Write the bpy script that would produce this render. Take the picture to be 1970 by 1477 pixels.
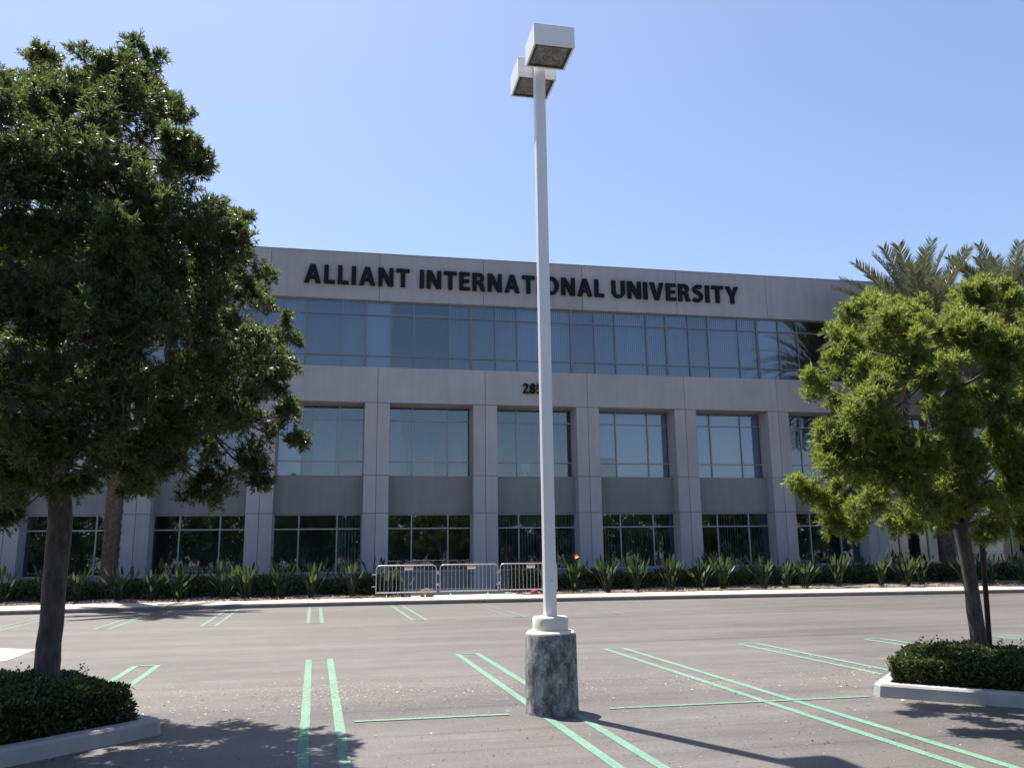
import bpy, bmesh, math, random
import numpy as np
from mathutils import Vector, Matrix, Quaternion

for o in list(bpy.data.objects):
    bpy.data.objects.remove(o)
random.seed(11)
RNG = np.random.default_rng(7)
scene = bpy.context.scene
COL = scene.collection
PI = math.pi

# ---------------------------------------------------------------- camera
cam_d = bpy.data.cameras.new('camera')
cam = bpy.data.objects.new('camera', cam_d)
COL.objects.link(cam)
cam_d.sensor_fit = 'HORIZONTAL'
cam_d.sensor_width = 36.0
cam_d.lens = 1601.1 / 1970.0 * 36.0
cam_d.clip_start = 0.05
cam_d.clip_end = 3000.0
cr = Vector((0.97997067, -0.19875175, -0.01245867))
cu = Vector((-0.02720721, -0.19559869, 0.98030654))
cf = Vector((0.19727455, 0.96033270, 0.19708846))
cam.matrix_world = Matrix(((cr.x, cu.x, -cf.x, 0.0), (cr.y, cu.y, -cf.y, 0.0), (cr.z, cu.z, -cf.z, 1.75), (0, 0, 0, 1)))
scene.camera = cam

# ---------------------------------------------------------------- sky, sun, exposure
SUN_DIR = Vector((-0.197, 0.40, 1.0)).normalized()          # towards the sun
world = bpy.data.worlds.new('World')
scene.world = world
world.use_nodes = True
wn = world.node_tree.nodes
wl = world.node_tree.links
bg = wn['Background']
sky = wn.new('ShaderNodeTexSky')
sky.sky_type = 'NISHITA'
sky.sun_disc = False
sky.sun_elevation = math.asin(SUN_DIR.z)
sky.sun_rotation = math.atan2(SUN_DIR.x, SUN_DIR.y) % (2 * PI)
sky.altitude = 0.0
sky.air_density = 1.0
sky.dust_density = 1.0
sky.ozone_density = 1.3
tint = wn.new('ShaderNodeMix')                              # the phone's white balance, the same over the whole sky
tint.data_type = 'RGBA'
tint.blend_type = 'MULTIPLY'
tint.inputs[0].default_value = 1.0
tint.inputs[7].default_value = (1.0, 0.985, 1.03, 1)
wl.new(sky.outputs['Color'], tint.inputs[6])
wl.new(tint.outputs[2], bg.inputs['Color'])
bg.inputs['Strength'].default_value = 0.085

sun_d = bpy.data.lights.new('sun', 'SUN')
sun_d.energy = 5.0
sun_d.angle = math.radians(0.53)
sun_d.color = (1.0, 0.955, 0.89)
sun = bpy.data.objects.new('sun', sun_d)
sun.rotation_euler = (-SUN_DIR).to_track_quat('-Z', 'Y').to_euler()
sun.location = (0, 0, 60)
COL.objects.link(sun)

scene.view_settings.view_transform = 'Standard'
scene.view_settings.look = 'None'
scene.view_settings.exposure = 1.15
scene.view_settings.gamma = 1.0
scene.view_settings.use_curve_mapping = False
scene.render.engine = 'CYCLES'
scene.cycles.max_bounces = 8
scene.cycles.transparent_max_bounces = 16
scene.cycles.diffuse_bounces = 4


# ---------------------------------------------------------------- materials
class NT:
    def __init__(self, name):
        self.m = bpy.data.materials.new(name)
        self.m.use_nodes = True
        self.n = self.m.node_tree.nodes
        self.l = self.m.node_tree.links
        self.p = self.n['Principled BSDF']
        self.out = self.n['Material Output']

    def node(self, t, **kw):
        x = self.n.new(t)
        for k, v in kw.items():
            if k in x.inputs:
                x.inputs[k].default_value = v
            else:
                setattr(x, k, v)
        return x

    def coord(self, scale=(1, 1, 1), kind='Object'):
        tc = self.n.new('ShaderNodeTexCoord')
        mp = self.n.new('ShaderNodeMapping')
        mp.inputs['Scale'].default_value = scale
        self.l.new(tc.outputs[kind], mp.inputs['Vector'])
        return mp.outputs['Vector']

    def noise(self, vec, scale, detail=4, rough=0.55, dist=0.0):
        x = self.node('ShaderNodeTexNoise', Scale=scale, Detail=detail, Roughness=rough, Distortion=dist)
        self.l.new(vec, x.inputs['Vector'])
        return x.outputs['Fac']

    def ramp(self, fac, stops):
        x = self.n.new('ShaderNodeValToRGB')
        e = x.color_ramp.elements
        while len(e) < len(stops):
            e.new(0.5)
        for i, (p, c) in enumerate(stops):
            e[i].position = p
            e[i].color = (c[0], c[1], c[2], 1) if hasattr(c, '__len__') else (c, c, c, 1)
        self.l.new(fac, x.inputs['Fac'])
        return x.outputs['Color']

    def mix(self, fac, a, b, mode='MIX'):
        x = self.n.new('ShaderNodeMix')
        x.data_type = 'RGBA'
        x.blend_type = mode
        for s, v in ((x.inputs[0], fac), (x.inputs[6], a), (x.inputs[7], b)):
            if hasattr(v, 'is_linked') or hasattr(v, 'links'):
                self.l.new(v, s)
            elif hasattr(v, '__len__'):
                s.default_value = (v[0], v[1], v[2], 1)
            else:
                s.default_value = v
        return x.outputs[2]

    def bump(self, h, strength, dist=0.01):
        b = self.node('ShaderNodeBump', Strength=strength, Distance=dist)
        self.l.new(h, b.inputs['Height'])
        self.l.new(b.outputs['Normal'], self.p.inputs['Normal'])

    def base(self, c):
        if hasattr(c, '__len__'):
            self.p.inputs['Base Color'].default_value = (c[0], c[1], c[2], 1)
        else:
            self.l.new(c, self.p.inputs['Base Color'])


def plain(name, col, rough=0.6, var=0.12, scale=3.0, bump=0.0, bscale=60.0, metal=0.0, spec=0.5, streak=1.0):
    t = NT(name)
    v = t.coord((1, 1, streak))
    n = t.noise(v, scale, 5)
    lo = tuple(c * (1 - var) for c in col)
    hi = tuple(min(1, c * (1 + var)) for c in col)
    t.base(t.ramp(n, [(0.25, lo), (0.75, hi)]))
    t.p.inputs['Roughness'].default_value = rough
    t.p.inputs['Metallic'].default_value = metal
    t.p.inputs['Specular IOR Level'].default_value = spec
    if bump:
        t.bump(t.noise(t.coord(), bscale, 3), bump, 0.01)
    return t.m


M = {}
# concrete tilt-up panels, mauve grey paint with faint streaks
def panel_mat(name, col):
    t = NT(name)
    g = t.coord((1, 1, 1))
    s = t.coord((1.6, 1.6, 0.12))
    a = t.ramp(t.noise(g, 0.5, 6, 0.6), [(0.3, 0.90), (0.7, 1.06)])
    b = t.ramp(t.noise(s, 2.2, 5, 0.6), [(0.3, 0.92), (0.65, 1.03)])
    c = t.mix(1.0, a, b, 'MULTIPLY')
    oi = t.n.new('ShaderNodeObjectInfo')
    c = t.mix(1.0, c, t.ramp(oi.outputs['Random'], [(0.0, 0.95), (1.0, 1.05)]), 'MULTIPLY')
    f = t.ramp(t.noise(g, 90, 2), [(0.3, 0.93), (0.7, 1.05)])
    c = t.mix(1.0, c, f, 'MULTIPLY')
    t.base(t.mix(1.0, c, col, 'MULTIPLY'))
    t.p.inputs['Roughness'].default_value = 0.85
    t.p.inputs['Specular IOR Level'].default_value = 0.25
    t.bump(t.noise(g, 160, 3), 0.25, 0.004)
    return t.m
M['panel'] = panel_mat('painted_concrete', (0.365, 0.355, 0.378))
M['spandrel'] = panel_mat('darker_painted_concrete', (0.222, 0.215, 0.228))
M['core'] = plain('joint_sealant', (0.16, 0.15, 0.15), 0.9)
M['alu'] = plain('window_aluminium', (0.27, 0.28, 0.295), 0.5, 0.06, 2, metal=0.2)
M['alu_dark'] = plain('dark_window_aluminium', (0.17, 0.19, 0.215), 0.5, 0.06, 2, metal=0.3)
M['letter'] = plain('letter_metal', (0.008, 0.008, 0.013), 0.7, 0.2, 4, spec=0.2)
M['roof'] = plain('roof_membrane', (0.45, 0.44, 0.42), 0.9)
M['interior'] = plain('interior_plaster', (0.50, 0.50, 0.48), 0.9)
M['carpet'] = plain('interior_carpet', (0.16, 0.17, 0.19), 0.95)
def blind_mat(name, col, lo):
    t = NT(name)
    oi = t.n.new('ShaderNodeObjectInfo')
    t.base(t.mix(1.0, t.ramp(oi.outputs['Random'], [(0.0, lo), (1.0, 1.15)]), col, 'MULTIPLY'))
    t.p.inputs['Roughness'].default_value = 0.65
    return t.m
M['blind'] = blind_mat('blind_vinyl', (0.68, 0.69, 0.70), 0.5)
M['shade'] = blind_mat('shade_cloth', (0.82, 0.84, 0.84), 0.9)
M['blind_dark'] = plain('grey_blind_vinyl', (0.24, 0.25, 0.25), 0.6)
M['white_plastic'] = plain('white_plastic', (0.75, 0.75, 0.74), 0.5)


def glass_mat(name, refl, tint, tcol):
    t = NT(name)
    t.n.remove(t.p)
    tr = t.node('ShaderNodeBsdfTransparent', Color=(*tcol, 1))
    gl = t.node('ShaderNodeBsdfGlossy', Color=(*tint, 1), Roughness=0.004)
    v = t.coord((1, 1, 0.6))
    b = t.node('ShaderNodeBump', Strength=0.02, Distance=0.02)
    t.l.new(t.noise(v, 0.8, 3), b.inputs['Height'])
    t.l.new(b.outputs['Normal'], gl.inputs['Normal'])
    fr = t.node('ShaderNodeFresnel', IOR=1.5)
    ad = t.node('ShaderNodeMath', operation='ADD')
    ad.use_clamp = True
    t.l.new(fr.outputs[0], ad.inputs[0])
    ad.inputs[1].default_value = refl
    mx = t.n.new('ShaderNodeMixShader')
    t.l.new(ad.outputs[0], mx.inputs[0])
    t.l.new(tr.outputs[0], mx.inputs[1])
    t.l.new(gl.outputs[0], mx.inputs[2])
    t.l.new(mx.outputs[0], t.out.inputs['Surface'])
    return t.m
M['glass'] = glass_mat('tinted_glass', 0.058, (0.92, 0.96, 1.0), (0.68, 0.75, 0.82))

# asphalt: warm grey, aggregate, paving streaks, pale scuffs
def asphalt():
    t = NT('weathered_asphalt')
    g = t.coord((1, 1, 1))
    s = t.coord((0.05, 0.9, 1))
    base = t.ramp(t.noise(g, 0.22, 6, 0.6), [(0.3, (0.100, 0.089, 0.081)), (0.7, (0.134, 0.120, 0.110))])
    st = t.ramp(t.noise(s, 1.6, 5, 0.62), [(0.30, 0.76), (0.64, 1.08)])
    c = t.mix(1.0, base, st, 'MULTIPLY')
    st2 = t.ramp(t.noise(t.coord((0.12, 1.0, 1)), 0.55, 4, 0.5, 0.6), [(0.30, 0.62), (0.52, 1.0)])
    c = t.mix(0.7, c, st2, 'MULTIPLY')
    ag = t.ramp(t.noise(g, 95, 3, 0.7), [(0.3, 0.60), (0.5, 1.0), (0.72, 1.45)])
    c = t.mix(1.0, c, ag, 'MULTIPLY')
    ag2 = t.ramp(t.noise(g, 30, 4, 0.75), [(0.3, 0.66), (0.5, 1.0), (0.70, 1.34)])
    c = t.mix(1.0, c, ag2, 'MULTIPLY')
    bl = t.ramp(t.noise(t.coord((0.7, 1.3, 1)), 2.4, 6, 0.7, 0.3), [(0.3, 0.84), (0.7, 1.10)])
    c = t.mix(1.0, c, bl, 'MULTIPLY')
    tw = t.ramp(t.noise(t.coord((0.015, 1.0, 1)), 5.0, 2), [(0.30, 0.70), (0.40, 1.0)])
    c = t.mix(0.85, c, tw, 'MULTIPLY')
    sc = t.ramp(t.noise(t.coord((0.7, 2.6, 1)), 1.3, 8, 0.72, 0.8), [(0.63, 0.0), (0.72, 1.0)])
    sm = t.ramp(t.noise(g, 0.16, 2), [(0.48, 0.0), (0.6, 0.5)])
    c = t.mix(t.mix(1.0, sc, sm, 'MULTIPLY'), c, (0.27, 0.245, 0.225))
    dk = t.ramp(t.noise(g, 0.75, 5, 0.6, 0.5), [(0.61, 0.0), (0.74, 0.55)])
    c = t.mix(dk, c, (0.055, 0.05, 0.048))
    vo = t.node('ShaderNodeTexVoronoi', Scale=26.0)
    t.l.new(g, vo.inputs['Vector'])
    sp = t.ramp(vo.outputs['Distance'], [(0.035, 1.0), (0.06, 0.0)])
    vm = t.ramp(t.noise(g, 1.4, 3), [(0.52, 0.0), (0.68, 0.8)])
    c = t.mix(t.mix(1.0, sp, vm, 'MULTIPLY'), c, (0.34, 0.30, 0.26))
    t.base(c)
    t.p.inputs['Roughness'].default_value = 0.52
    t.p.inputs['Specular IOR Level'].default_value = 0.55
    t.bump(t.noise(g, 120, 4, 0.7), 0.35, 0.006)
    return t.m
M['asphalt'] = asphalt()
M['far_ground'] = plain('dry_ground', (0.13, 0.115, 0.095), 0.9, 0.2, 0.2)
M['sidewalk'] = plain('cream_concrete', (0.46, 0.385, 0.30), 0.85, 0.08, 1.2, 0.2, 80)
M['kerb_face'] = plain('shaded_kerb_concrete', (0.17, 0.14, 0.13), 0.9, 0.14, 2.0, 0.3, 60)  # cream kerb darkened, the shade on its face put into the colour
M['kerb'] = plain('grey_kerb_concrete', (0.36, 0.35, 0.335), 0.9, 0.16, 3.0, 0.35, 70)
M['mulch'] = plain('bark_mulch', (0.16, 0.12, 0.092), 0.95, 0.55, 14.0, 0.9, 25)
M['soil'] = plain('dark_soil', (0.09, 0.07, 0.055), 0.95, 0.4, 12.0, 0.9, 30)

# green line paint, worn so that asphalt shows through
def paint(name, wear):
    t = NT(name)
    g = t.coord((1, 1, 1))
    n = t.noise(g, 26, 7, 0.78)
    w = t.ramp(n, [(wear, 1.0), (wear + 0.10, 0.0)])
    n2 = t.noise(g, 1.2, 4)
    col = t.ramp(n2, [(0.3, (0.095, 0.215, 0.145)), (0.7, (0.130, 0.265, 0.185))])
    t.base(t.mix(w, col, (0.108, 0.096, 0.088)))
    t.p.inputs['Roughness'].default_value = 0.7
    t.bump(t.noise(g, 120, 4, 0.7), 0.4, 0.005)
    return t.m
M['paint'] = paint('green_line_paint', 0.385)
M['paint_worn'] = paint('worn_green_line_paint', 0.44)
M['paint_faded'] = paint('faded_green_line_paint', 0.505)

# stained concrete of the lamp base
def base_mat():
    t = NT('stained_concrete')
    v = t.coord((1, 1, 0.62))
    a = t.noise(v, 7.0, 12, 0.80, 0.15)
    c = t.ramp(a, [(0.41, (0.065, 0.065, 0.07)), (0.47, (0.15, 0.15, 0.152)), (0.53, (0.24, 0.236, 0.232)), (0.60, (0.38, 0.37, 0.36))])
    b = t.ramp(t.noise(t.coord(), 34, 5, 0.7), [(0.34, 0.5), (0.5, 1.0)])
    t.base(t.mix(0.8, c, b, 'MULTIPLY'))
    t.p.inputs['Roughness'].default_value = 0.88
    t.bump(t.noise(t.coord(), 45, 5, 0.7), 0.5, 0.01)
    return t.m
M['stained'] = base_mat()
M['collar'] = plain('cream_painted_concrete', (0.66, 0.63, 0.52), 0.75, 0.07, 6, 0.2, 50)
M['pole'] = plain('white_pole_paint', (0.70, 0.70, 0.71), 0.42, 0.03, 3, 0, streak=0.2)
M['head'] = plain('white_lamp_paint', (0.74, 0.74, 0.75), 0.4, 0.03, 3)
M['gasket'] = plain('dark_gasket', (0.03, 0.03, 0.03), 0.6)
M['steel'] = plain('galvanised_steel', (0.40, 0.40, 0.41), 0.42, 0.12, 9, metal=0.7)
M['sign_white'] = plain('sign_white', (0.72, 0.66, 0.64), 0.5)
M['sign_red'] = plain('sign_red', (0.42, 0.17, 0.17), 0.5)


def lens_mat():
    t = NT('lamp_lens')
    g = t.coord()
    n = t.noise(g, 9, 4, 0.6, 2.5)
    t.base(t.ramp(n, [(0.35, (0.06, 0.06, 0.06)), (0.65, (0.22, 0.22, 0.21))]))
    t.p.inputs['Roughness'].default_value = 0.25
    t.bump(n, 0.6, 0.03)
    return t.m
M['lens'] = lens_mat()


def bark(name, c1, c2, scale=14):
    t = NT(name)
    v = t.coord((1, 1, 0.25))
    n = t.noise(v, scale, 6, 0.65)
    t.base(t.ramp(n, [(0.3, c1), (0.7, c2)]))
    t.p.inputs['Roughness'].default_value = 0.92
    t.bump(n, 0.8, 0.03)
    return t.m
M['bark'] = bark('grey_bark', (0.028, 0.025, 0.024), (0.115, 0.10, 0.092), 22)
M['palm_bark'] = bark('palm_bark', (0.04, 0.031, 0.026), (0.105, 0.08, 0.062), 6)
M['post'] = plain('dark_wood_stake', (0.035, 0.028, 0.024), 0.9, 0.3, 10)


def leaf(name, stops, transl=0.35, tcol=(0.20, 0.30, 0.05), rough=0.42, spec=0.5):
    t = NT(name)
    gi = t.n.new('ShaderNodeNewGeometry')
    c = t.ramp(gi.outputs['Random Per Island'], stops)
    t.base(c)
    t.p.inputs['Roughness'].default_value = rough
    t.p.inputs['Specular IOR Level'].default_value = spec
    tl = t.n.new('ShaderNodeBsdfTranslucent')
    t.l.new(t.mix(0.5, c, tcol), tl.inputs['Color'])
    mx = t.n.new('ShaderNodeMixShader')
    mx.inputs[0].default_value = transl
    t.l.new(t.p.outputs[0], mx.inputs[1])
    t.l.new(tl.outputs[0], mx.inputs[2])
    t.l.new(mx.outputs[0], t.out.inputs['Surface'])
    return t.m
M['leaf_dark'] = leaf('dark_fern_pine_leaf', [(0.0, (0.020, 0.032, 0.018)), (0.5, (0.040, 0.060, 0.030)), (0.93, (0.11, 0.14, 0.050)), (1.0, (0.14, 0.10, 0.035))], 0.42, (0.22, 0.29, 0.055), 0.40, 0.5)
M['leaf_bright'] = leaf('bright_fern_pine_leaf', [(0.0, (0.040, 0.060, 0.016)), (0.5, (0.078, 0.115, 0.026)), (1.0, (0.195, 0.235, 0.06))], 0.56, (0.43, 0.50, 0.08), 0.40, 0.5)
M['leaf_hedge'] = leaf('hedge_leaf', [(0.0, (0.034, 0.052, 0.018)), (0.7, (0.058, 0.082, 0.026)), (1.0, (0.10, 0.12, 0.03))], 0.28, (0.15, 0.20, 0.035))
M['leaf_far'] = leaf('shade_tree_leaf', [(0.0, (0.030, 0.048, 0.020)), (1.0, (0.075, 0.105, 0.035))], 0.2)
M['leaf_strel'] = leaf('bird_of_paradise_leaf', [(0.0, (0.018, 0.030, 0.016)), (0.8, (0.032, 0.049, 0.022)), (1.0, (0.075, 0.11, 0.034))], 0.24, (0.14, 0.21, 0.03), 0.5, 0.22)
M['frond'] = leaf('palm_frond_leaf', [(0.0, (0.060, 0.076, 0.042)), (0.6, (0.10, 0.118, 0.066)), (1.0, (0.19, 0.185, 0.12))], 0.2, (0.2, 0.22, 0.08), 0.45)
M['frond_stem'] = plain('palm_stem', (0.30, 0.20, 0.09), 0.6, 0.2, 4)
M['petal'] = plain('orange_petal', (0.85, 0.30, 0.03), 0.5)
M['litter'] = leaf('dry_leaf_litter', [(0.0, (0.20, 0.15, 0.10)), (0.5, (0.38, 0.32, 0.23)), (1.0, (0.66, 0.60, 0.48))], 0.1, (0.4, 0.3, 0.15), 0.7)
M['grit'] = leaf('asphalt_grit', [(0.0, (0.03, 0.028, 0.026)), (0.5, (0.06, 0.055, 0.05)), (0.55, (0.20, 0.18, 0.165)), (1.0, (0.36, 0.33, 0.30))], 0.0, rough=0.9)
M['chips'] = leaf('mulch_chip', [(0.0, (0.07, 0.05, 0.036)), (0.6, (0.18, 0.13, 0.10)), (1.0, (0.38, 0.32, 0.26))], 0.0, rough=0.9)
M['red_bag'] = plain('red_plastic', (0.50, 0.05, 0.06), 0.4, 0.3, 20)
M['brown_bag'] = plain('brown_sack', (0.20, 0.14, 0.11), 0.9, 0.3, 12, 0.6, 30)
M['green_plastic'] = plain('green_plastic', (0.05, 0.16, 0.09), 0.4)
M['paper'] = plain('paper', (0.78, 0.77, 0.74), 0.8)


# ---------------------------------------------------------------- mesh helpers
class MB:
    """collects shapes, linked as ONE mesh object"""
    def __init__(self):
        self.v = []
        self.f = []
        self.mi = []
        self.cur = 0

    def add(self, vs, fs):
        b = len(self.v)
        self.v.extend([tuple(p) for p in vs])
        for f in fs:
            self.f.append(tuple(b + i for i in f))
            self.mi.append(self.cur)

    def box(self, x0, x1, y0, y1, z0, z1):
        self.add([(x0, y0, z0), (x1, y0, z0), (x1, y1, z0), (x0, y1, z0), (x0, y0, z1), (x1, y0, z1), (x1, y1, z1), (x0, y1, z1)],
                 [(0, 3, 2, 1), (4, 5, 6, 7), (0, 1, 5, 4), (1, 2, 6, 5), (2, 3, 7, 6), (3, 0, 4, 7)])

    def chbox(self, x0, x1, y0, y1, z0, z1, c=0.012):
        """box whose front (-y) edges are chamfered"""
        vs = [(x0, y1, z0), (x1, y1, z0), (x1, y1, z1), (x0, y1, z1),
              (x0, y0 + c, z0), (x1, y0 + c, z0), (x1, y0 + c, z1), (x0, y0 + c, z1),
              (x0 + c, y0, z0 + c), (x1 - c, y0, z0 + c), (x1 - c, y0, z1 - c), (x0 + c, y0, z1 - c)]
        fs = [(0, 3, 2, 1), (0, 1, 5, 4), (1, 2, 6, 5), (2, 3, 7, 6), (3, 0, 4, 7),
              (4, 5, 9, 8), (5, 6, 10, 9), (6, 7, 11, 10), (7, 4, 8, 11), (8, 9, 10, 11)]
        self.add(vs, fs)

    def tube(self, pts, rad, n=8, cap=True):
        pts = [Vector(p) for p in pts]
        if not hasattr(rad, '__len__'):
            rad = [rad] * len(pts)
        rings = []
        for i, p in enumerate(pts):
            d = (pts[min(i + 1, len(pts) - 1)] - pts[max(i - 1, 0)]).normalized()
            a = Vector((0, 0, 1)) if abs(d.z) < 0.9 else Vector((1, 0, 0))
            s = d.cross(a).normalized()
            t = d.cross(s).normalized()
            rings.append([p + (s * math.cos(2 * PI * k / n) + t * math.sin(2 * PI * k / n)) * rad[i] for k in range(n)])
        vs = [v for r in rings for v in r]
        fs = []
        for i in range(len(pts) - 1):
            for k in range(n):
                a, b = i * n + k, i * n + (k + 1) % n
                fs.append((a, a + n, b + n, b))
        if cap:
            fs.append(tuple(range(n)))
            fs.append(tuple(reversed(range((len(pts) - 1) * n, len(pts) * n))))
        self.add(vs, fs)

    def lathe(self, prof, n=32, c=(0, 0)):
        vs = []
        for (r, z) in prof:
            for k in range(n):
                a = 2 * PI * k / n
                vs.append((c[0] + r * math.cos(a), c[1] + r * math.sin(a), z))
        fs = []
        for i in range(len(prof) - 1):
            for k in range(n):
                a, b = i * n + k, i * n + (k + 1) % n
                fs.append((a, b, b + n, a + n))
        fs.append(tuple(reversed(range(n))))
        fs.append(tuple(range((len(prof) - 1) * n, len(prof) * n)))
        self.add(vs, fs)

    def prism(self, poly, z0, z1):
        n = len(poly)
        vs = [(x, y, z0) for x, y in poly] + [(x, y, z1) for x, y in poly]
        fs = [tuple(reversed(range(n))), tuple(range(n, 2 * n))]
        for k in range(n):
            j = (k + 1) % n
            fs.append((k, j, n + j, n + k))
        self.add(vs, fs)

    def mesh(self, name, mats, smooth=False):
        me = bpy.data.meshes.new(name)
        me.from_pydata(self.v, [], self.f)
        if not isinstance(mats, (list, tuple)):
            mats = [mats]
        for m in mats:
            me.materials.append(m)
        if len(mats) > 1:
            me.polygons.foreach_set('material_index', self.mi)
        if smooth:
            me.polygons.foreach_set('use_smooth', [True] * len(me.polygons))
            me.set_sharp_from_angle(angle=math.radians(40))
        me.update()
        return me

    def build(self, name, mats, parent=None, smooth=False, loc=None):
        return link(name, self.mesh(name, mats, smooth), parent, loc)


def link(name, me, parent=None, loc=None, rot=None, scl=None):
    o = bpy.data.objects.new(name, me)
    COL.objects.link(o)
    if parent is not None:
        o.parent = parent
    if loc is not None:
        o.location = loc
    if rot is not None:
        o.rotation_euler = rot
    if scl is not None:
        o.scale = scl
    return o


def tag(o, label=None, cat=None, group=None, kind=None):
    for k, v in (('label', label), ('category', cat), ('group', group), ('kind', kind)):
        if v:
            o[k] = v
    return o


def thing(name, loc, label, cat, group=None, rz=0.0):
    o = bpy.data.objects.new(name, None)
    o.empty_display_size = 0.2
    COL.objects.link(o)
    o.location = loc
    o.rotation_euler = (0, 0, rz)
    return tag(o, label, cat, group)


def copy_tree(o, parent=None):
    c = o.copy()
    COL.objects.link(c)
    if parent is not None:
        c.parent = parent
    for ch in o.children:
        copy_tree(ch, c)
    return c


def unit(a):
    return a / np.maximum(np.linalg.norm(a, axis=1, keepdims=True), 1e-9)


def leaf_mesh(name, P, Dr, ln, wd, mat, up=None):
    """one diamond quad per leaf, slightly folded over its middle"""
    n = len(P)
    Dr = unit(Dr)
    R = RNG.normal(size=(n, 3))
    if up is not None:
        R = R * 0.8 + np.array(up)
    S = unit(np.cross(Dr, R))
    N = np.cross(S, Dr)
    mid = P + Dr * (ln * 0.45)[:, None] + N * (ln * 0.04)[:, None]
    V = np.empty((n, 4, 3))
    V[:, 0] = P
    V[:, 1] = mid + S * (wd * 0.5)[:, None]
    V[:, 2] = P + Dr * ln[:, None] - N * (ln * 0.06)[:, None]
    V[:, 3] = mid - S * (wd * 0.5)[:, None]
    me = bpy.data.meshes.new(name)
    me.vertices.add(n * 4)
    me.vertices.foreach_set('co', V.astype(np.float32).ravel())
    me.loops.add(n * 4)
    me.loops.foreach_set('vertex_index', np.arange(n * 4, dtype=np.int32))
    me.polygons.add(n)
    me.polygons.foreach_set('loop_start', np.arange(0, n * 4, 4, dtype=np.int32))
    me.materials.append(mat)
    me.update(calc_edges=True)
    me.validate()
    return me
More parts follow.
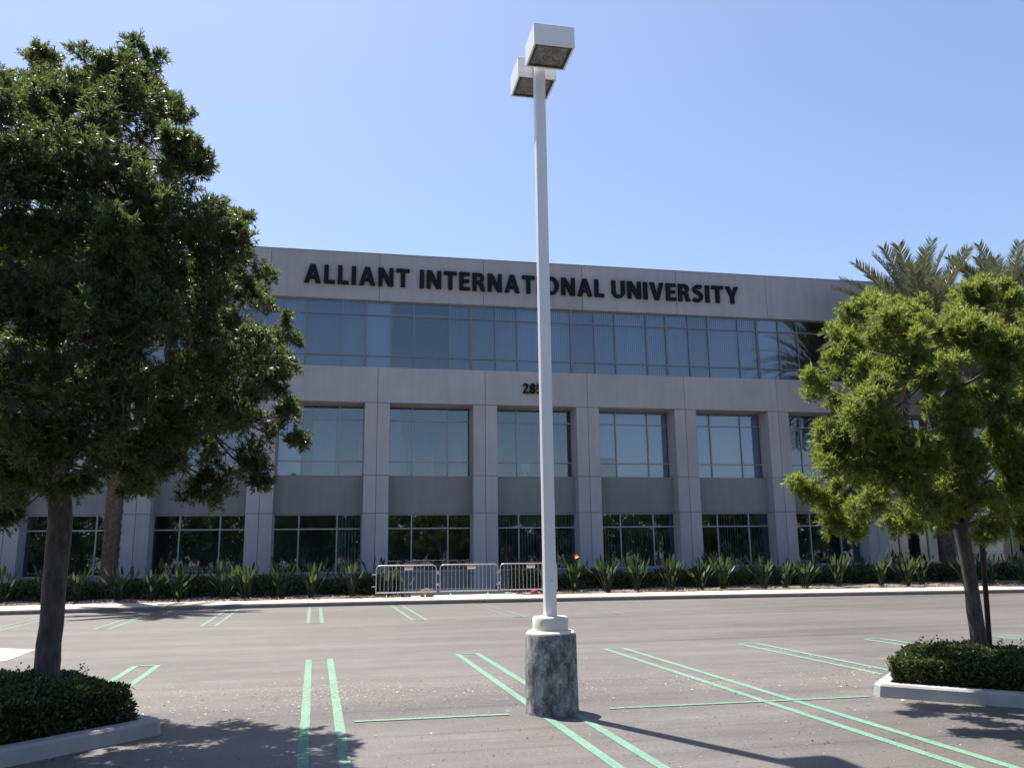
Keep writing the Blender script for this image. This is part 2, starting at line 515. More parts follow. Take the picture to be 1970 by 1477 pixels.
LOBES_LEFT = [(-3.3, 8.87, 6.92, 0.17), (-3.72, 10.3, 7.8, 0.22), (-3.11, 8.42, 6.31, 0.2), (-3.86, 10.69, 7.7, 0.25), (-3.46, 9.6, 6.97, 0.24), (-2.68, 8.63, 6.79, 0.22), (-3.13, 10.37, 7.67, 0.18), (-2.64, 8.31, 6.19, 0.26), (-3.49, 10.8, 7.61, 0.25), (-3.07, 9.6, 7.03, 0.24), (-2.43, 9.44, 7.35, 0.26), (-2.15, 8.87, 6.79, 0.21), (-2.49, 10.32, 7.63, 0.19), (-2.3, 8.4, 6.41, 0.3), (-2.82, 10.66, 7.64, 0.28), (-2.57, 9.6, 7.09, 0.23), (-2.37, 8.7, 6.83, 0.17), (-2.91, 10.55, 7.82, 0.18), (-2.36, 7.94, 5.8, 0.36), (-2.84, 9.6, 6.73, 0.45), (-2.86, 8.23, 5.91, 0.34), (-3.85, 11.03, 7.33, 0.34), (-2.23, 9.6, 6.71, 0.28), (-1.86, 8.55, 6.33, 0.24), (-2.35, 10.73, 7.5, 0.17), (-1.68, 8.13, 5.72, 0.19), (-2.17, 11.05, 7.18, 0.21), (-3.1, 8.07, 5.93, 0.34), (-4.3, 10.99, 7.56, 0.38), (-3.68, 9.6, 6.68, 0.4), (-1.71, 8.2, 5.6, 0.3), (-2.41, 11.13, 6.88, 0.3), (-1.97, 9.6, 6.18, 0.24), (-1.47, 8.23, 5.61, 0.13), (-1.78, 9.6, 6.24, 0.15), (-2.34, 11.17, 6.48, 0.23), (-2.01, 9.6, 5.73, 0.31), (-2.02, 7.67, 5.18, 0.41), (-3.12, 11.19, 6.89, 0.44), (-2.54, 9.6, 6.07, 0.43), (-2.7, 7.94, 5.18, 0.48), (-3.78, 11.38, 6.78, 0.41), (-3.23, 9.6, 5.97, 0.44), (-2.88, 7.53, 5.03, 0.44), (-4.31, 11.21, 6.72, 0.47), (-3.75, 9.6, 5.86, 0.37), (-1.8, 7.81, 4.78, 0.34), (-2.59, 11.59, 6.09, 0.29), (-2.19, 9.6, 5.41, 0.25), (-1.26, 8.2, 4.95, 0.18), (-1.56, 11.09, 6.13, 0.24), (-1.46, 9.6, 5.48, 0.22), (-1.36, 8.0, 4.76, 0.35), (-1.95, 11.41, 6.1, 0.27), (-1.75, 9.6, 5.44, 0.27), (-1.06, 8.11, 4.71, 0.21), (-1.45, 10.84, 5.58, 0.18), (-1.3, 9.6, 5.25, 0.23), (-1.3, 8.19, 4.44, 0.42), (-1.78, 11.01, 5.42, 0.33), (-1.52, 9.6, 4.87, 0.44), (-1.73, 7.91, 4.31, 0.46), (-2.58, 11.58, 5.55, 0.49), (-2.16, 9.6, 4.96, 0.46), (-2.22, 7.7, 4.62, 0.6), (-3.38, 11.68, 6.18, 0.48), (-2.73, 9.6, 5.29, 0.53), (-2.79, 7.64, 4.48, 0.45), (-4.26, 11.9, 6.15, 0.59), (-3.48, 9.6, 5.19, 0.47), (-1.18, 10.98, 5.23, 0.28), (-1.09, 9.6, 4.65, 0.32), (-1.7, 11.05, 4.76, 0.44), (-1.46, 9.6, 4.33, 0.5), (-1.76, 7.53, 3.75, 0.56), (-2.72, 11.58, 4.92, 0.58), (-2.29, 9.6, 4.32, 0.59), (-2.33, 7.4, 3.85, 0.49), (-3.65, 11.9, 5.1, 0.42), (-2.96, 9.6, 4.44, 0.57), (-2.8, 7.51, 3.82, 0.41), (-4.34, 11.65, 5.09, 0.52), (-3.63, 9.6, 4.54, 0.51), (-0.64, 8.76, 4.01, 0.17), (-0.7, 9.02, 3.69, 0.16), (-0.7, 10.12, 3.93, 0.14), (-0.91, 8.35, 3.59, 0.35), (-1.27, 10.84, 4.1, 0.31), (-1.05, 9.6, 3.91, 0.33), (-1.35, 8.2, 3.45, 0.54), (-1.84, 10.94, 4.03, 0.52), (-1.59, 9.6, 3.75, 0.49), (-1.89, 7.64, 3.16, 0.46), (-2.79, 11.2, 3.92, 0.59), (-2.37, 9.6, 3.51, 0.44), (-2.42, 7.52, 3.15, 0.56), (-3.92, 11.74, 3.9, 0.46), (-3.1, 9.6, 3.59, 0.48), (-2.97, 7.63, 3.27, 0.49), (-4.54, 11.69, 4.0, 0.43), (-3.76, 9.6, 3.59, 0.51), (-1.1, 8.63, 3.11, 0.37), (-1.41, 10.54, 3.49, 0.28), (-1.29, 9.6, 3.27, 0.28), (-0.6, 9.46, 3.26, 0.15), (-0.83, 9.62, 3.19, 0.22), (-0.48, 9.45, 3.0, 0.11), (-1.55, 8.22, 2.91, 0.34), (-1.88, 10.73, 3.16, 0.36), (-1.81, 9.6, 3.07, 0.45), (-2.06, 7.86, 2.64, 0.44), (-2.86, 11.34, 3.19, 0.4), (-2.47, 9.6, 2.9, 0.33), (-2.54, 8.0, 2.72, 0.5), (-3.07, 9.6, 2.89, 0.4), (-2.91, 8.07, 2.66, 0.45), (-4.09, 11.01, 3.01, 0.49), (-3.48, 9.6, 2.71, 0.46), (-1.01, 9.6, 2.78, 0.26), (-1.28, 9.68, 2.52, 0.28), (-0.89, 9.56, 2.6, 0.18), (-1.45, 9.58, 2.4, 0.2), (-1.93, 8.31, 2.48, 0.16), (-2.42, 10.88, 2.71, 0.19), (-2.19, 9.6, 2.58, 0.2), (-2.92, 8.38, 2.38, 0.26), (-3.63, 10.59, 2.5, 0.21), (-3.3, 9.6, 2.38, 0.2), (-3.17, 8.95, 2.1, 0.12), (-3.59, 10.32, 2.21, 0.12), (-0.7, 8.96, 3.59, 0.18), (-0.95, 10.18, 3.72, 0.18), (-1.69, 8.26, 2.6, 0.32), (-2.2, 10.67, 2.79, 0.24), (-2.01, 9.6, 2.71, 0.28), (-2.39, 8.16, 2.39, 0.16), (-3.22, 11.02, 2.64, 0.18), (-4.29, 11.25, 5.12, 0.54), (-4.79, 8.73, 5.73, 0.41), (-4.73, 9.47, 3.74, 0.55), (-3.26, 7.63, 3.38, 0.41), (-3.18, 7.75, 5.73, 0.43), (-3.71, 10.8, 6.36, 0.52), (-4.4, 8.23, 3.25, 0.47), (-3.94, 8.0, 4.38, 0.58), (-4.52, 9.6, 6.33, 0.59), (-3.68, 8.09, 2.82, 0.6), (-4.07, 7.97, 5.61, 0.47), (-3.43, 7.67, 5.06, 0.51), (-4.94, 8.72, 4.71, 0.41), (-4.64, 10.65, 4.52, 0.57), (-4.83, 9.73, 4.75, 0.53), (-4.4, 8.61, 4.1, 0.57), (-3.95, 11.16, 5.31, 0.6), (-3.43, 11.62, 4.2, 0.58), (-3.26, 7.59, 3.6, 0.55), (-4.25, 10.25, 3.28, 0.54), (-3.7, 8.01, 5.66, 0.5), (-3.96, 11.22, 4.77, 0.45), (-4.9, 8.88, 3.22, 0.43), (-3.24, 11.52, 5.47, 0.46), (-3.53, 7.59, 4.74, 0.57), (-4.51, 9.17, 2.93, 0.49)]
LOBES_RIGHT = [(6.54, 9.47, 4.76, 0.31), (6.62, 8.88, 4.61, 0.24), (7.36, 10.13, 5.14, 0.22), (6.69, 8.53, 4.44, 0.26), (8.21, 10.44, 5.17, 0.25), (6.65, 8.33, 4.24, 0.25), (8.39, 10.57, 4.84, 0.23), (7.54, 9.5, 4.5, 0.26), (5.92, 8.71, 4.15, 0.25), (6.96, 10.26, 4.65, 0.24), (6.21, 8.41, 4.17, 0.3), (7.87, 10.64, 4.65, 0.31), (6.95, 9.5, 4.46, 0.28), (5.7, 8.6, 3.89, 0.2), (7.02, 10.4, 4.25, 0.19), (5.92, 8.34, 3.71, 0.22), (6.65, 9.5, 3.88, 0.21), (5.49, 8.69, 3.61, 0.19), (6.47, 10.31, 3.88, 0.18), (6.77, 10.39, 3.73, 0.19), (5.61, 7.94, 3.27, 0.31), (7.74, 10.81, 3.7, 0.29), (6.8, 9.5, 3.63, 0.31), (6.7, 10.44, 3.36, 0.19), (5.68, 8.14, 2.96, 0.3), (7.6, 10.9, 3.26, 0.24), (6.59, 9.5, 3.15, 0.32), (6.3, 8.08, 3.86, 0.31), (8.54, 10.98, 4.54, 0.25), (7.24, 9.5, 4.19, 0.27), (5.46, 8.52, 2.9, 0.23), (6.59, 10.35, 3.02, 0.19), (5.39, 8.64, 3.01, 0.15), (6.55, 10.42, 3.13, 0.17), (5.64, 8.36, 2.64, 0.36), (7.17, 10.64, 2.77, 0.34), (6.3, 9.5, 2.71, 0.33), (5.56, 9.39, 2.49, 0.18), (5.6, 9.33, 2.36, 0.18), (5.97, 9.43, 2.27, 0.31), (5.99, 8.82, 2.19, 0.3), (6.81, 10.07, 2.16, 0.23), (5.94, 8.29, 2.49, 0.26), (6.73, 9.5, 2.63, 0.34), (6.01, 8.1, 2.76, 0.35), (7.93, 10.85, 3.24, 0.36), (6.98, 9.5, 2.97, 0.39), (6.38, 7.86, 3.62, 0.27), (8.9, 10.93, 4.24, 0.33), (7.78, 9.5, 3.95, 0.32), (7.04, 8.28, 4.27, 0.28), (9.31, 10.85, 4.9, 0.37), (8.09, 9.5, 4.55, 0.34), (7.85, 8.82, 4.91, 0.22), (8.82, 10.13, 5.26, 0.24), (8.3, 8.76, 4.81, 0.27), (9.81, 10.25, 5.36, 0.25), (7.85, 8.78, 4.78, 0.27), (9.36, 10.27, 5.38, 0.31), (7.13, 8.11, 4.13, 0.45), (9.61, 10.81, 4.81, 0.34), (8.38, 9.5, 4.42, 0.42), (7.48, 8.01, 3.96, 0.4), (10.11, 10.69, 4.73, 0.42), (8.96, 9.5, 4.25, 0.4), (6.7, 7.95, 3.11, 0.37), (9.11, 11.0, 3.66, 0.32), (8.05, 9.5, 3.44, 0.4), (7.17, 7.97, 3.33, 0.37), (10.13, 11.24, 4.08, 0.34), (8.5, 9.5, 3.63, 0.34), (6.34, 8.07, 2.74, 0.37), (8.43, 10.83, 3.0, 0.37), (7.42, 9.5, 2.82, 0.39), (6.95, 8.24, 2.68, 0.45), (9.14, 10.95, 2.93, 0.44), (7.96, 9.5, 2.77, 0.39), (7.48, 8.17, 2.84, 0.48), (10.1, 10.98, 3.4, 0.42), (8.69, 9.5, 3.1, 0.39), (6.36, 8.25, 2.18, 0.35), (8.33, 10.51, 2.43, 0.34), (7.51, 9.5, 2.2, 0.31), (6.48, 8.78, 2.04, 0.22), (7.57, 10.24, 2.08, 0.22), (7.01, 8.44, 2.24, 0.3), (8.94, 10.71, 2.36, 0.24), (7.9, 9.5, 2.28, 0.25), (7.6, 8.31, 2.33, 0.38), (9.53, 10.53, 2.42, 0.45), (8.67, 9.5, 2.34, 0.36), (6.3, 9.42, 1.98, 0.18), (6.1, 9.55, 2.05, 0.18), (8.95, 8.72, 4.51, 0.4), (10.56, 10.32, 5.0, 0.41), (8.65, 8.36, 3.68, 0.52), (10.91, 10.64, 4.05, 0.57), (9.72, 9.5, 3.87, 0.53), (8.34, 8.26, 2.82, 0.61), (10.7, 10.77, 3.11, 0.61), (9.52, 9.5, 3.11, 0.46), (8.83, 8.82, 2.22, 0.4), (10.32, 10.25, 2.46, 0.42), (5.98, 8.27, 3.68, 0.24), (7.76, 10.74, 4.34, 0.24), (6.94, 9.5, 4.04, 0.22), (7.54, 8.68, 1.91, 0.25), (8.99, 10.26, 1.97, 0.21), (9.24, 10.01, 1.89, 0.26)]

# ================================================================ SETTING
# ground and parking lot
gm = MB()
gm.add([(-700, -700, -0.06), (700, -700, -0.06), (700, 900, -0.06), (-700, 900, -0.06)], [(0, 1, 2, 3)])
tag(gm.build('ground', M['far_ground']), kind='structure')

KERB = [(-40, 25.0), (-30, 26.9), (-20, 28.5), (-14, 29.2), (-10.2, 29.45), (-6.6, 29.75), (-2.6, 29.9), (1, 29.8), (4.4, 29.6), (8, 29.25), (13.8, 28.8), (19.6, 28.15), (25, 27.5), (35, 26.2), (50, 24.2)]
INNER = [(-40, 28.6), (-30, 30.4), (-20, 31.8), (-14, 32.2), (-10.2, 32.3), (-6.6, 32.2), (-2.6, 31.95), (1, 31.8), (4.4, 31.65), (8, 31.5), (13.8, 31.25), (19.6, 30.75), (25, 30.1), (35, 28.9), (50, 26.9)]
def interp(tab, x):
    for (x0, y0), (x1, y1) in zip(tab, tab[1:]):
        if x <= x1:
            return y0 + (y1 - y0) * (x - x0) / (x1 - x0)
    return tab[-1][1]
XS = [-40 + i * 1.5 for i in range(61)]

lot = MB()
vs = [(x, -45.0, 0.0) for x in XS] + [(x, interp(KERB, x) + 0.05, 0.0) for x in XS]
n = len(XS)
lot.add(vs, [(i, i + 1, n + i + 1, n + i) for i in range(n - 1)])
parking_lot = tag(lot.build('parking_lot', M['asphalt']), kind='structure')

# kerb with a rounded nose in front of the walk, cut into lengths by joints
kb = MB()
for i in range(n - 1):
    xa, xb = XS[i] + 0.006, XS[i + 1] - 0.006
    ya, yb = interp(KERB, xa), interp(KERB, xb)
    prof = [(0.0, -0.05), (0.0, 0.0), (0.012, 0.095), (0.03, 0.125), (0.06, 0.136), (0.17, 0.138), (0.17, -0.05)]
    vs = [(xa, ya + d, z) for d, z in prof] + [(xb, yb + d, z) for d, z in prof]
    m = len(prof)
    kb.cur = 0
    kb.add(vs, [(k, m + k, m + k + 1, k + 1) for k in range(m - 1)] + [tuple(reversed(range(m))), tuple(range(m, 2 * m))])
tag(kb.build('kerb', M['kerb_face']), kind='structure')
sw = MB()
for i in range(n - 1):
    xa, xb = XS[i] + 0.005, XS[i + 1] - 0.005
    sw.add([(xa, interp(KERB, xa) + 0.05, 0.141), (xb, interp(KERB, xb) + 0.05, 0.141), (xb, interp(INNER, xb), 0.146), (xa, interp(INNER, xa), 0.146),
            (xa, interp(INNER, xa), -0.02), (xb, interp(INNER, xb), -0.02), (xa, interp(KERB, xa) + 0.05, 0.10), (xb, interp(KERB, xb) + 0.05, 0.10)],
           [(0, 1, 2, 3), (3, 2, 5, 4), (0, 6, 7, 1)])
tag(sw.build('sidewalk', M['sidewalk']), kind='structure')
wk = MB()
wk.box(2.75, 6.75, 31.45, 39.3, -0.02, 0.150)
tag(wk.build('entrance_path', M['sidewalk']), kind='structure')

# planting bed, uneven mulch
bd = MB()
ny = 26
nx = 300
for i in range(nx + 1):
    x = -40 + 90 * i / nx
    yi = interp(INNER, x)
    for j in range(ny + 1):
        y = yi + (39.5 - yi) * (j / ny) ** 1.4
        z = 0.125 + (0.02 if j else -0.1) + 0.035 * random.random() + 0.03 * math.sin(x * 1.7 + y)
        if 2.6 < x < 6.9:
            z = 0.10
        bd.v.append((x, y, z))
bd.f = [(i * (ny + 1) + j, (i + 1) * (ny + 1) + j, (i + 1) * (ny + 1) + j + 1, i * (ny + 1) + j + 1) for i in range(nx) for j in range(ny)]
bd.mi = [0] * len(bd.f)
tag(bd.build('planting_bed', M['mulch'], smooth=True), kind='structure')
nc = 5200
cx = RNG.uniform(-16, 34, nc)
cy = np.array([interp(INNER, x) for x in cx]) + np.abs(RNG.normal(0, 0.75, nc)) - 0.05
P = np.stack([cx, cy, 0.165 + RNG.uniform(0, 0.045, nc)], 1)
keep = ~((cx > 2.7) & (cx < 6.8))
P = P[keep]
D3 = np.stack([RNG.normal(size=len(P)), RNG.normal(size=len(P)), RNG.normal(0, 0.35, len(P))], 1)
tag(link('mulch_chips', leaf_mesh('mulch_chips', P, D3, RNG.uniform(0.05, 0.14, len(P)), RNG.uniform(0.02, 0.05, len(P)), M['chips'], (0, 0, 1.5))), kind='stuff')

# pale concrete pad at the left edge of the lot
ap = MB()
ap.prism([(-5.72, 18.35), (-9.5, 20.6), (-16, 20.6), (-16, 8.4), (-9.9, 8.4), (-5.62, 16.6)], -0.02, 0.006)
tag(ap.build('concrete_pad', M['sidewalk']), kind='structure')

# painted stall lines: pairs of parallel green stripes closed by a thin cap
def line_quad(mb, x0, y0, x1, y1, w, z=0.004):
    """strip from (x0,y0) to (x1,y1), cut in short lengths"""
    d = Vector((x1 - x0, y1 - y0)).normalized()
    nrm = Vector((-d.y, d.x)) * (w / 2)
    ln = math.hypot(x1 - x0, y1 - y0)
    k = max(1, int(ln / 0.11))
    vs = []
    for i in range(k + 1):
        s = i / k
        a, b = 1 + random.gauss(0, 0.028), 1 + random.gauss(0, 0.028)
        x, y = x0 + (x1 - x0) * s, y0 + (y1 - y0) * s
        vs += [(x - nrm.x * a, y - nrm.y * a, z), (x + nrm.x * b, y + nrm.y * b, z)]
    mb.add(vs, [(2 * i, 2 * i + 2, 2 * i + 3, 2 * i + 1) for i in range(k)])
SK = -0.028
def stall_pair(xc, ya, yb, mat, cap_at):
    mb = MB()
    for s in (-0.175, 0.175):
        xa = xc + s + (ya - 15.1) * SK
        xb = xc + s + (yb - 15.1) * SK
        line_quad(mb, xb, yb, xa, ya, 0.10)
    xcap = xc + (cap_at - 15.1) * SK
    line_quad(mb, xcap - 0.124, cap_at, xcap + 0.124, cap_at - 0.02, 0.09, 0.0065)
    return mb.build('parking_line', mat, parking_lot)
for xc in (-8.31, -5.67, -3.03, -0.29, 2.24, 4.93, 7.55, 10.19, 12.83):
    stall_pair(xc, 15.12, 3.2 if xc not in (-3.03, 7.55) else 10.95, M['paint'], 15.10)
for k, xc in enumerate((-10.75, -8.1, -5.47, -2.98, -0.36, 2.34, 5.05, 7.85, 10.4, 13.1, 15.75)):
    ye = interp(KERB, xc - 0.3) - 0.5
    stall_pair(xc, 22.7 + 0.03 * k, ye, M['paint_worn'] if k < 6 else M['paint_faded'], 22.72 + 0.03 * k)
for xa, xb in ((0.20, 1.87), (3.02, 6.24), (8.9, 11.4)):
    mb = MB()
    line_quad(mb, xa, 9.51 - 0.005 * xa, xb, 9.49 - 0.012 * xb, 0.075, 0.008)
    mb.build('parking_line', M['paint'], parking_lot)

# small pale leaf litter and grit, thickest along the stall heads
nl = 7500
lx = RNG.uniform(-3.5, 9.5, nl)
ly = np.where(RNG.random(nl) < 0.7, RNG.normal(11.0, 0.55, nl), RNG.uniform(7.0, 15.0, nl))
lx[:2400] = RNG.normal(-1.0, 1.5, 2400)
ly[:2400] = RNG.normal(11.7, 0.6, 2400)
kk = RNG.random(nl) < (0.35 + 0.65 * (np.sin(lx * 1.3 + 0.4) * np.cos(ly * 1.1 + lx * 0.4) > -0.2))
P = np.stack([lx, ly, np.full(nl, 0.013)], 1)[kk]
n3 = len(P)
D3 = np.stack([RNG.normal(size=n3), RNG.normal(size=n3), RNG.normal(0, 0.12, n3)], 1)
tag(link('leaf_litter', leaf_mesh('leaf_litter', P, D3, RNG.gamma(2.0, 0.007, n3) + 0.006, RNG.gamma(2.0, 0.0035, n3) + 0.004, M['litter'], (0, 0, 4))), kind='stuff')

# coarse grit lying loose on the near asphalt
ng = 5200
gx, gy = RNG.uniform(-4.5, 9.0, ng), 5.2 + 7.5 * RNG.random(ng) ** 1.3
P = np.stack([gx, gy, np.full(ng, 0.004)], 1)
D3 = np.stack([RNG.normal(size=ng), RNG.normal(size=ng), RNG.normal(0, 0.25, ng)], 1)
gs = RNG.gamma(3.0, 0.0032, ng) + 0.004
tag(link('grit', leaf_mesh('grit', P, D3, gs, gs * 0.8, M['grit'], (0, 0, 3))), kind='stuff')

# ================================================================ BUILDING
JX = lambda i: -3.56 + 5.1 * i
I0, I1 = -3, 8
FY = 38.75                       # front plane of the pilasters
Z1, Z2, Z3, Z4, Z5, Z6 = 3.53, 5.26, 8.643, 10.333, 13.70, 16.05
PW = 0.575
bld = thing('office_building', (0, 0, 0), 'three storey mauve grey concrete office building with dark window bands', 'building')

def panel(name, x0, x1, y0, y1, z0, z1, mat, c=0.012):
    m = MB()
    m.chbox(x0, x1, y0, y1, z0, z1, c)
    return m.build(name, mat, bld)
g = 0.009
core = MB()
for i in range(I0, I1):
    panel('parapet_panel', JX(i) + g, JX(i + 1) - g, FY + 0.314, FY + 0.62, Z5, Z6, M['panel'])
    panel('wall_panel', JX(i) + g, JX(i + 1) - g, FY, FY + 1.05, Z3 + g, Z4, M['panel'])
    panel('spandrel_panel', JX(i) + PW, JX(i + 1) - PW, FY + 0.60, FY + 1.04, Z1, Z2, M['spandrel'], 0.008)
    panel('dado_panel', JX(i) + PW, JX(i + 1) - PW, FY + 0.60, FY + 0.95, 0.0, 0.90, M['spandrel'], 0.008)
core.box(JX(I0) + 0.05, JX(I1) - 0.05, FY + 0.345, FY + 0.60, Z5 + 0.03, Z6 - 0.03)
core.box(JX(I0) + 0.05, JX(I1) - 0.05, FY + 0.03, FY + 1.0, Z3 + 0.05, Z4 - 0.03)
for j in range(I0, I1 + 1):
    for s in (-1, 1):
        xa, xb = sorted((JX(j) + s * g, JX(j) + s * PW))
        for z0, z1 in ((0.0, Z1 - g), (Z1 + g, Z2 - g), (Z2 + g, Z3 - g)):
            panel('pilaster_panel', xa, xb, FY, FY + 1.05, z0, z1, M['panel'])
    core.box(JX(j) - PW + 0.05, JX(j) + PW - 0.05, FY + 0.03, FY + 1.0, 0.0, Z3 - 0.03)
core.build('wall_core', M['core'], bld)
cp = MB()
for i in range(I0, I1):
    cp.box(JX(i) + 0.004, JX(i + 1) - 0.004, FY + 0.30, FY + 0.66, Z6 + 0.002, Z6 + 0.035)
cp.build('coping', M['alu'], bld)
bk = MB()
XA, XB, YB = JX(I0) - 0.3, JX(I1) + 0.3, 62.0
bk.box(XA, XB, YB, YB + 0.3, 0, Z6)
bk.box(XA - 0.3, XA, FY + 0.02, YB + 0.3, 0, Z6)
bk.box(XB, XB + 0.3, FY + 0.02, YB + 0.3, 0, Z6)
bk.build('outer_wall', M['panel'], bld)
rf = MB()
rf.box(XA + 0.002, XB - 0.002, FY + 0.63, YB - 0.002, 15.1, 15.35)
rf.build('roof', M['roof'], bld)
fl = MB()
for z in (0.05, 4.55, 9.75, 14.0):
    fl.box(XA + 0.01, XB - 0.01, FY + 1.06, YB - 0.01, z, z + 0.30)
fl.build('floor_slab', M['carpet'], bld)
iw = MB()
for z0, z1, yb in ((0.36, 4.54, 47.0), (4.86, 9.74, 46.0), (10.06, 13.99, 45.0)):
    iw.box(XA + 0.02, XB - 0.02, yb, yb + 0.15, z0, z1)
    for j in range(I0 + 1, I1):
        if (j * 7 + int(z0)) % 3 != 0:
            iw.box(JX(j) - 0.07, JX(j) + 0.07, FY + 1.30, yb - 0.02, z0, z1)
    iw.box(XA + 0.02, XB - 0.02, FY + 1.06, YB - 0.02, z1 + 0.001 - 0.75, z1 - 0.70)
iw.build('interior_wall', M['interior'], bld)

ip = MB()
for x, y, wd, za, zb in ((1.1, 43.0, 0.55, 6.0, 7.6), (-0.9, 42.2, 1.1, 4.9, 8.9), (2.6, 42.0, 0.5, 4.9, 8.9), (2.9, 44.5, 0.8, 5.6, 7.9), (4.3, 45.0, 1.1, 4.9, 7.4), (6.0, 44.0, 0.5, 5.2, 7.4), (8.1, 44.6, 0.9, 5.0, 7.3), (10.6, 43.5, 0.55, 5.6, 7.9)):
    ip.box(x - wd / 2, x + wd / 2, y, y + 0.08, za, zb)
ip.build('bright_patch_board', M['white_plastic'], bld)  # white boards added to show as bright rectangles behind the second-floor glass
# --- windows: frame object with panes and blinds as its own children
def window(xs, zs, y, mat, bar=0.055, depth=0.11, skip_bottom=False):
    """xs, zs: mullion centre lines incl. the outer frame"""
    m = MB()
    x0, x1, z0, z1 = xs[0], xs[-1], zs[0], zs[-1]
    for k, x in enumerate(xs):
        m.box(x - bar / 2, x + bar / 2, y - depth / 2, y + depth / 2, z0 - bar / 2, z1 + bar / 2)
    for z in zs:
        for xa, xb in zip(xs, xs[1:]):
            m.box(xa + bar / 2, xb - bar / 2, y - depth / 2 + 0.004, y + depth / 2 - 0.004, z - bar / 2, z + bar / 2)
    w = m.build('window', mat, bld)
    for xa, xb in zip(xs, xs[1:]):
        for za, zb in zip(zs, zs[1:]):
            hw, hh = (xb - xa - bar) / 2 + 0.004, (zb - za - bar) / 2 + 0.004
            p = MB()
            p.box(-hw, hw, -0.006, 0.006, -hh, hh)
            o = p.build('pane', M['glass'], w, loc=((xa + xb) / 2, y, (za + zb) / 2))
            o.rotation_euler = (random.gauss(0, 0.0022), 0, random.gauss(0, 0.0022))
    return w

def vertical_blind(w, xa, xb, y, z0, z1, ang, mat, pitch=0.105):
    m = MB()
    k = int((xb - xa) / pitch)
    for i in range(k):
        x = xa + (i + 0.5) * (xb - xa) / k
        a = ang + random.gauss(0, 0.05)
        dx, dy = 0.057 * math.cos(a), 0.057 * math.sin(a)
        m.add([(x - dx, y - dy, z0), (x + dx, y + dy, z0), (x + dx, y + dy, z1), (x - dx, y - dy, z1)], [(0, 1, 2, 3)])
    return m.build('blind', mat, w)

def roller(w, xa, xb, y, z0, z1, mat):
    m = MB()
    m.box(xa, xb, y, y + 0.012, z0 + 0.02, z1)
    m.box(xa, xb, y - 0.006, y + 0.018, z0 - 0.012, z0 + 0.018)
    return m.build('roller_shade', mat, w)

Y1, Y2, Y3 = FY + 0.74, FY + 0.95, FY + 0.50
HW = 0.85
NARROW = 1.09
# third floor ribbon: per bay a straddling pane, narrow, wide, narrow
RIB = {-3: 'mmmm', -2: 'mmmm', -1: 'mmom', 0: 'mmmm', 1: 'loom', 2: 'mmmm', 3: 'mmmm', 4: 'mmmm', 5: 'lmoo', 6: 'lddo', 7: 'omdm'}
for i in range(I0, I1):
    c = (JX(i) + JX(i + 1)) / 2
    xs = [c - HW - NARROW - 1.22, c - HW - NARROW, c - HW, c + HW, c + HW + NARROW]
    if i < I1 - 1:
        xs_f = xs[:-1] + [xs[-1] - 0.0]
    zs = [10.36, 10.99, 13.0, 13.66]
    w = window([xs[0] + 0.03] + xs[1:-1] + [xs[-1] - 0.03], zs, Y3, M['alu_dark'], 0.055)
    for (xa, xb), s in zip(zip(xs, xs[1:]), RIB[i]):
        if s == 'm':
            vertical_blind(w, xa + 0.03, xb - 0.03, Y3 + 0.22, 10.2, 13.75, 0.35, M['blind'])
        elif s == 'l':
            roller(w, xa + 0.03, xb - 0.03, Y3 + 0.12, 10.2, 13.75, M['shade'])
        elif s == 'd':
            vertical_blind(w, xa + 0.03, xb - 0.03, Y3 + 0.22, 10.2, 13.75, 1.0, M['blind_dark'])
SECOND = {-3: 'mmm', -2: 'mmm', -1: 'ooo', 0: 'loo', 1: 'ooo', 2: 'ooo', 3: 'lll', 4: 'lll', 5: 'ddd', 6: 'mmm', 7: 'mmm'}
FIRST = {-3: 'ddd', -2: 'ooo', -1: 'ooo', 0: 'ood', 1: 'ooo', 2: 'ddd', 3: 'ddd', 4: 'odd', 5: 'ooo', 6: 'ddd', 7: 'ddd'}
for i in range(I0, I1):
    c = (JX(i) + JX(i + 1)) / 2
    xa0, xb0 = JX(i) + PW + 0.03, JX(i + 1) - PW - 0.03
    xs = [xa0, c - HW, c + HW, xb0]
    w = window(xs, [Z2 + 0.03, 5.98, 7.95, Z3 - 0.03], Y2, M['alu'], 0.05)
    for (xa, xb), s in zip(zip(xs, xs[1:]), SECOND[i]):
        if s == 'm':
            vertical_blind(w, xa + 0.03, xb - 0.03, Y2 + 0.25, Z2 - 0.1, Z3, 0.4, M['blind'])
        elif s == 'd':
            vertical_blind(w, xa + 0.03, xb - 0.03, Y2 + 0.25, Z2 - 0.1, Z3, 1.1, M['blind_dark'])
        elif s == 'l':
            roller(w, xa + 0.03, xb - 0.03, Y2 + 0.14, Z2 - 0.1 if i != 3 or xa > c - HW - 0.01 else 6.3, Z3 - 0.02, M['shade'])
    w = window(xs, [0.93, 2.86, Z1 - 0.03], Y1, M['alu'], 0.062)
    for (xa, xb), s in zip(zip(xs, xs[1:]), FIRST[i]):
        if s == 'd':
            vertical_blind(w, xa + 0.03, xb - 0.03, Y1 + 0.22, 0.75, Z1 + 0.1, 0.95, M['blind'], 0.13)
    sl = MB()
    sl.box(JX(i) + PW + 0.004, JX(i + 1) - PW - 0.004, FY + 0.55, FY + 0.68, 0.86, 0.895)
    sl.build('window_sill', M['alu'], w)

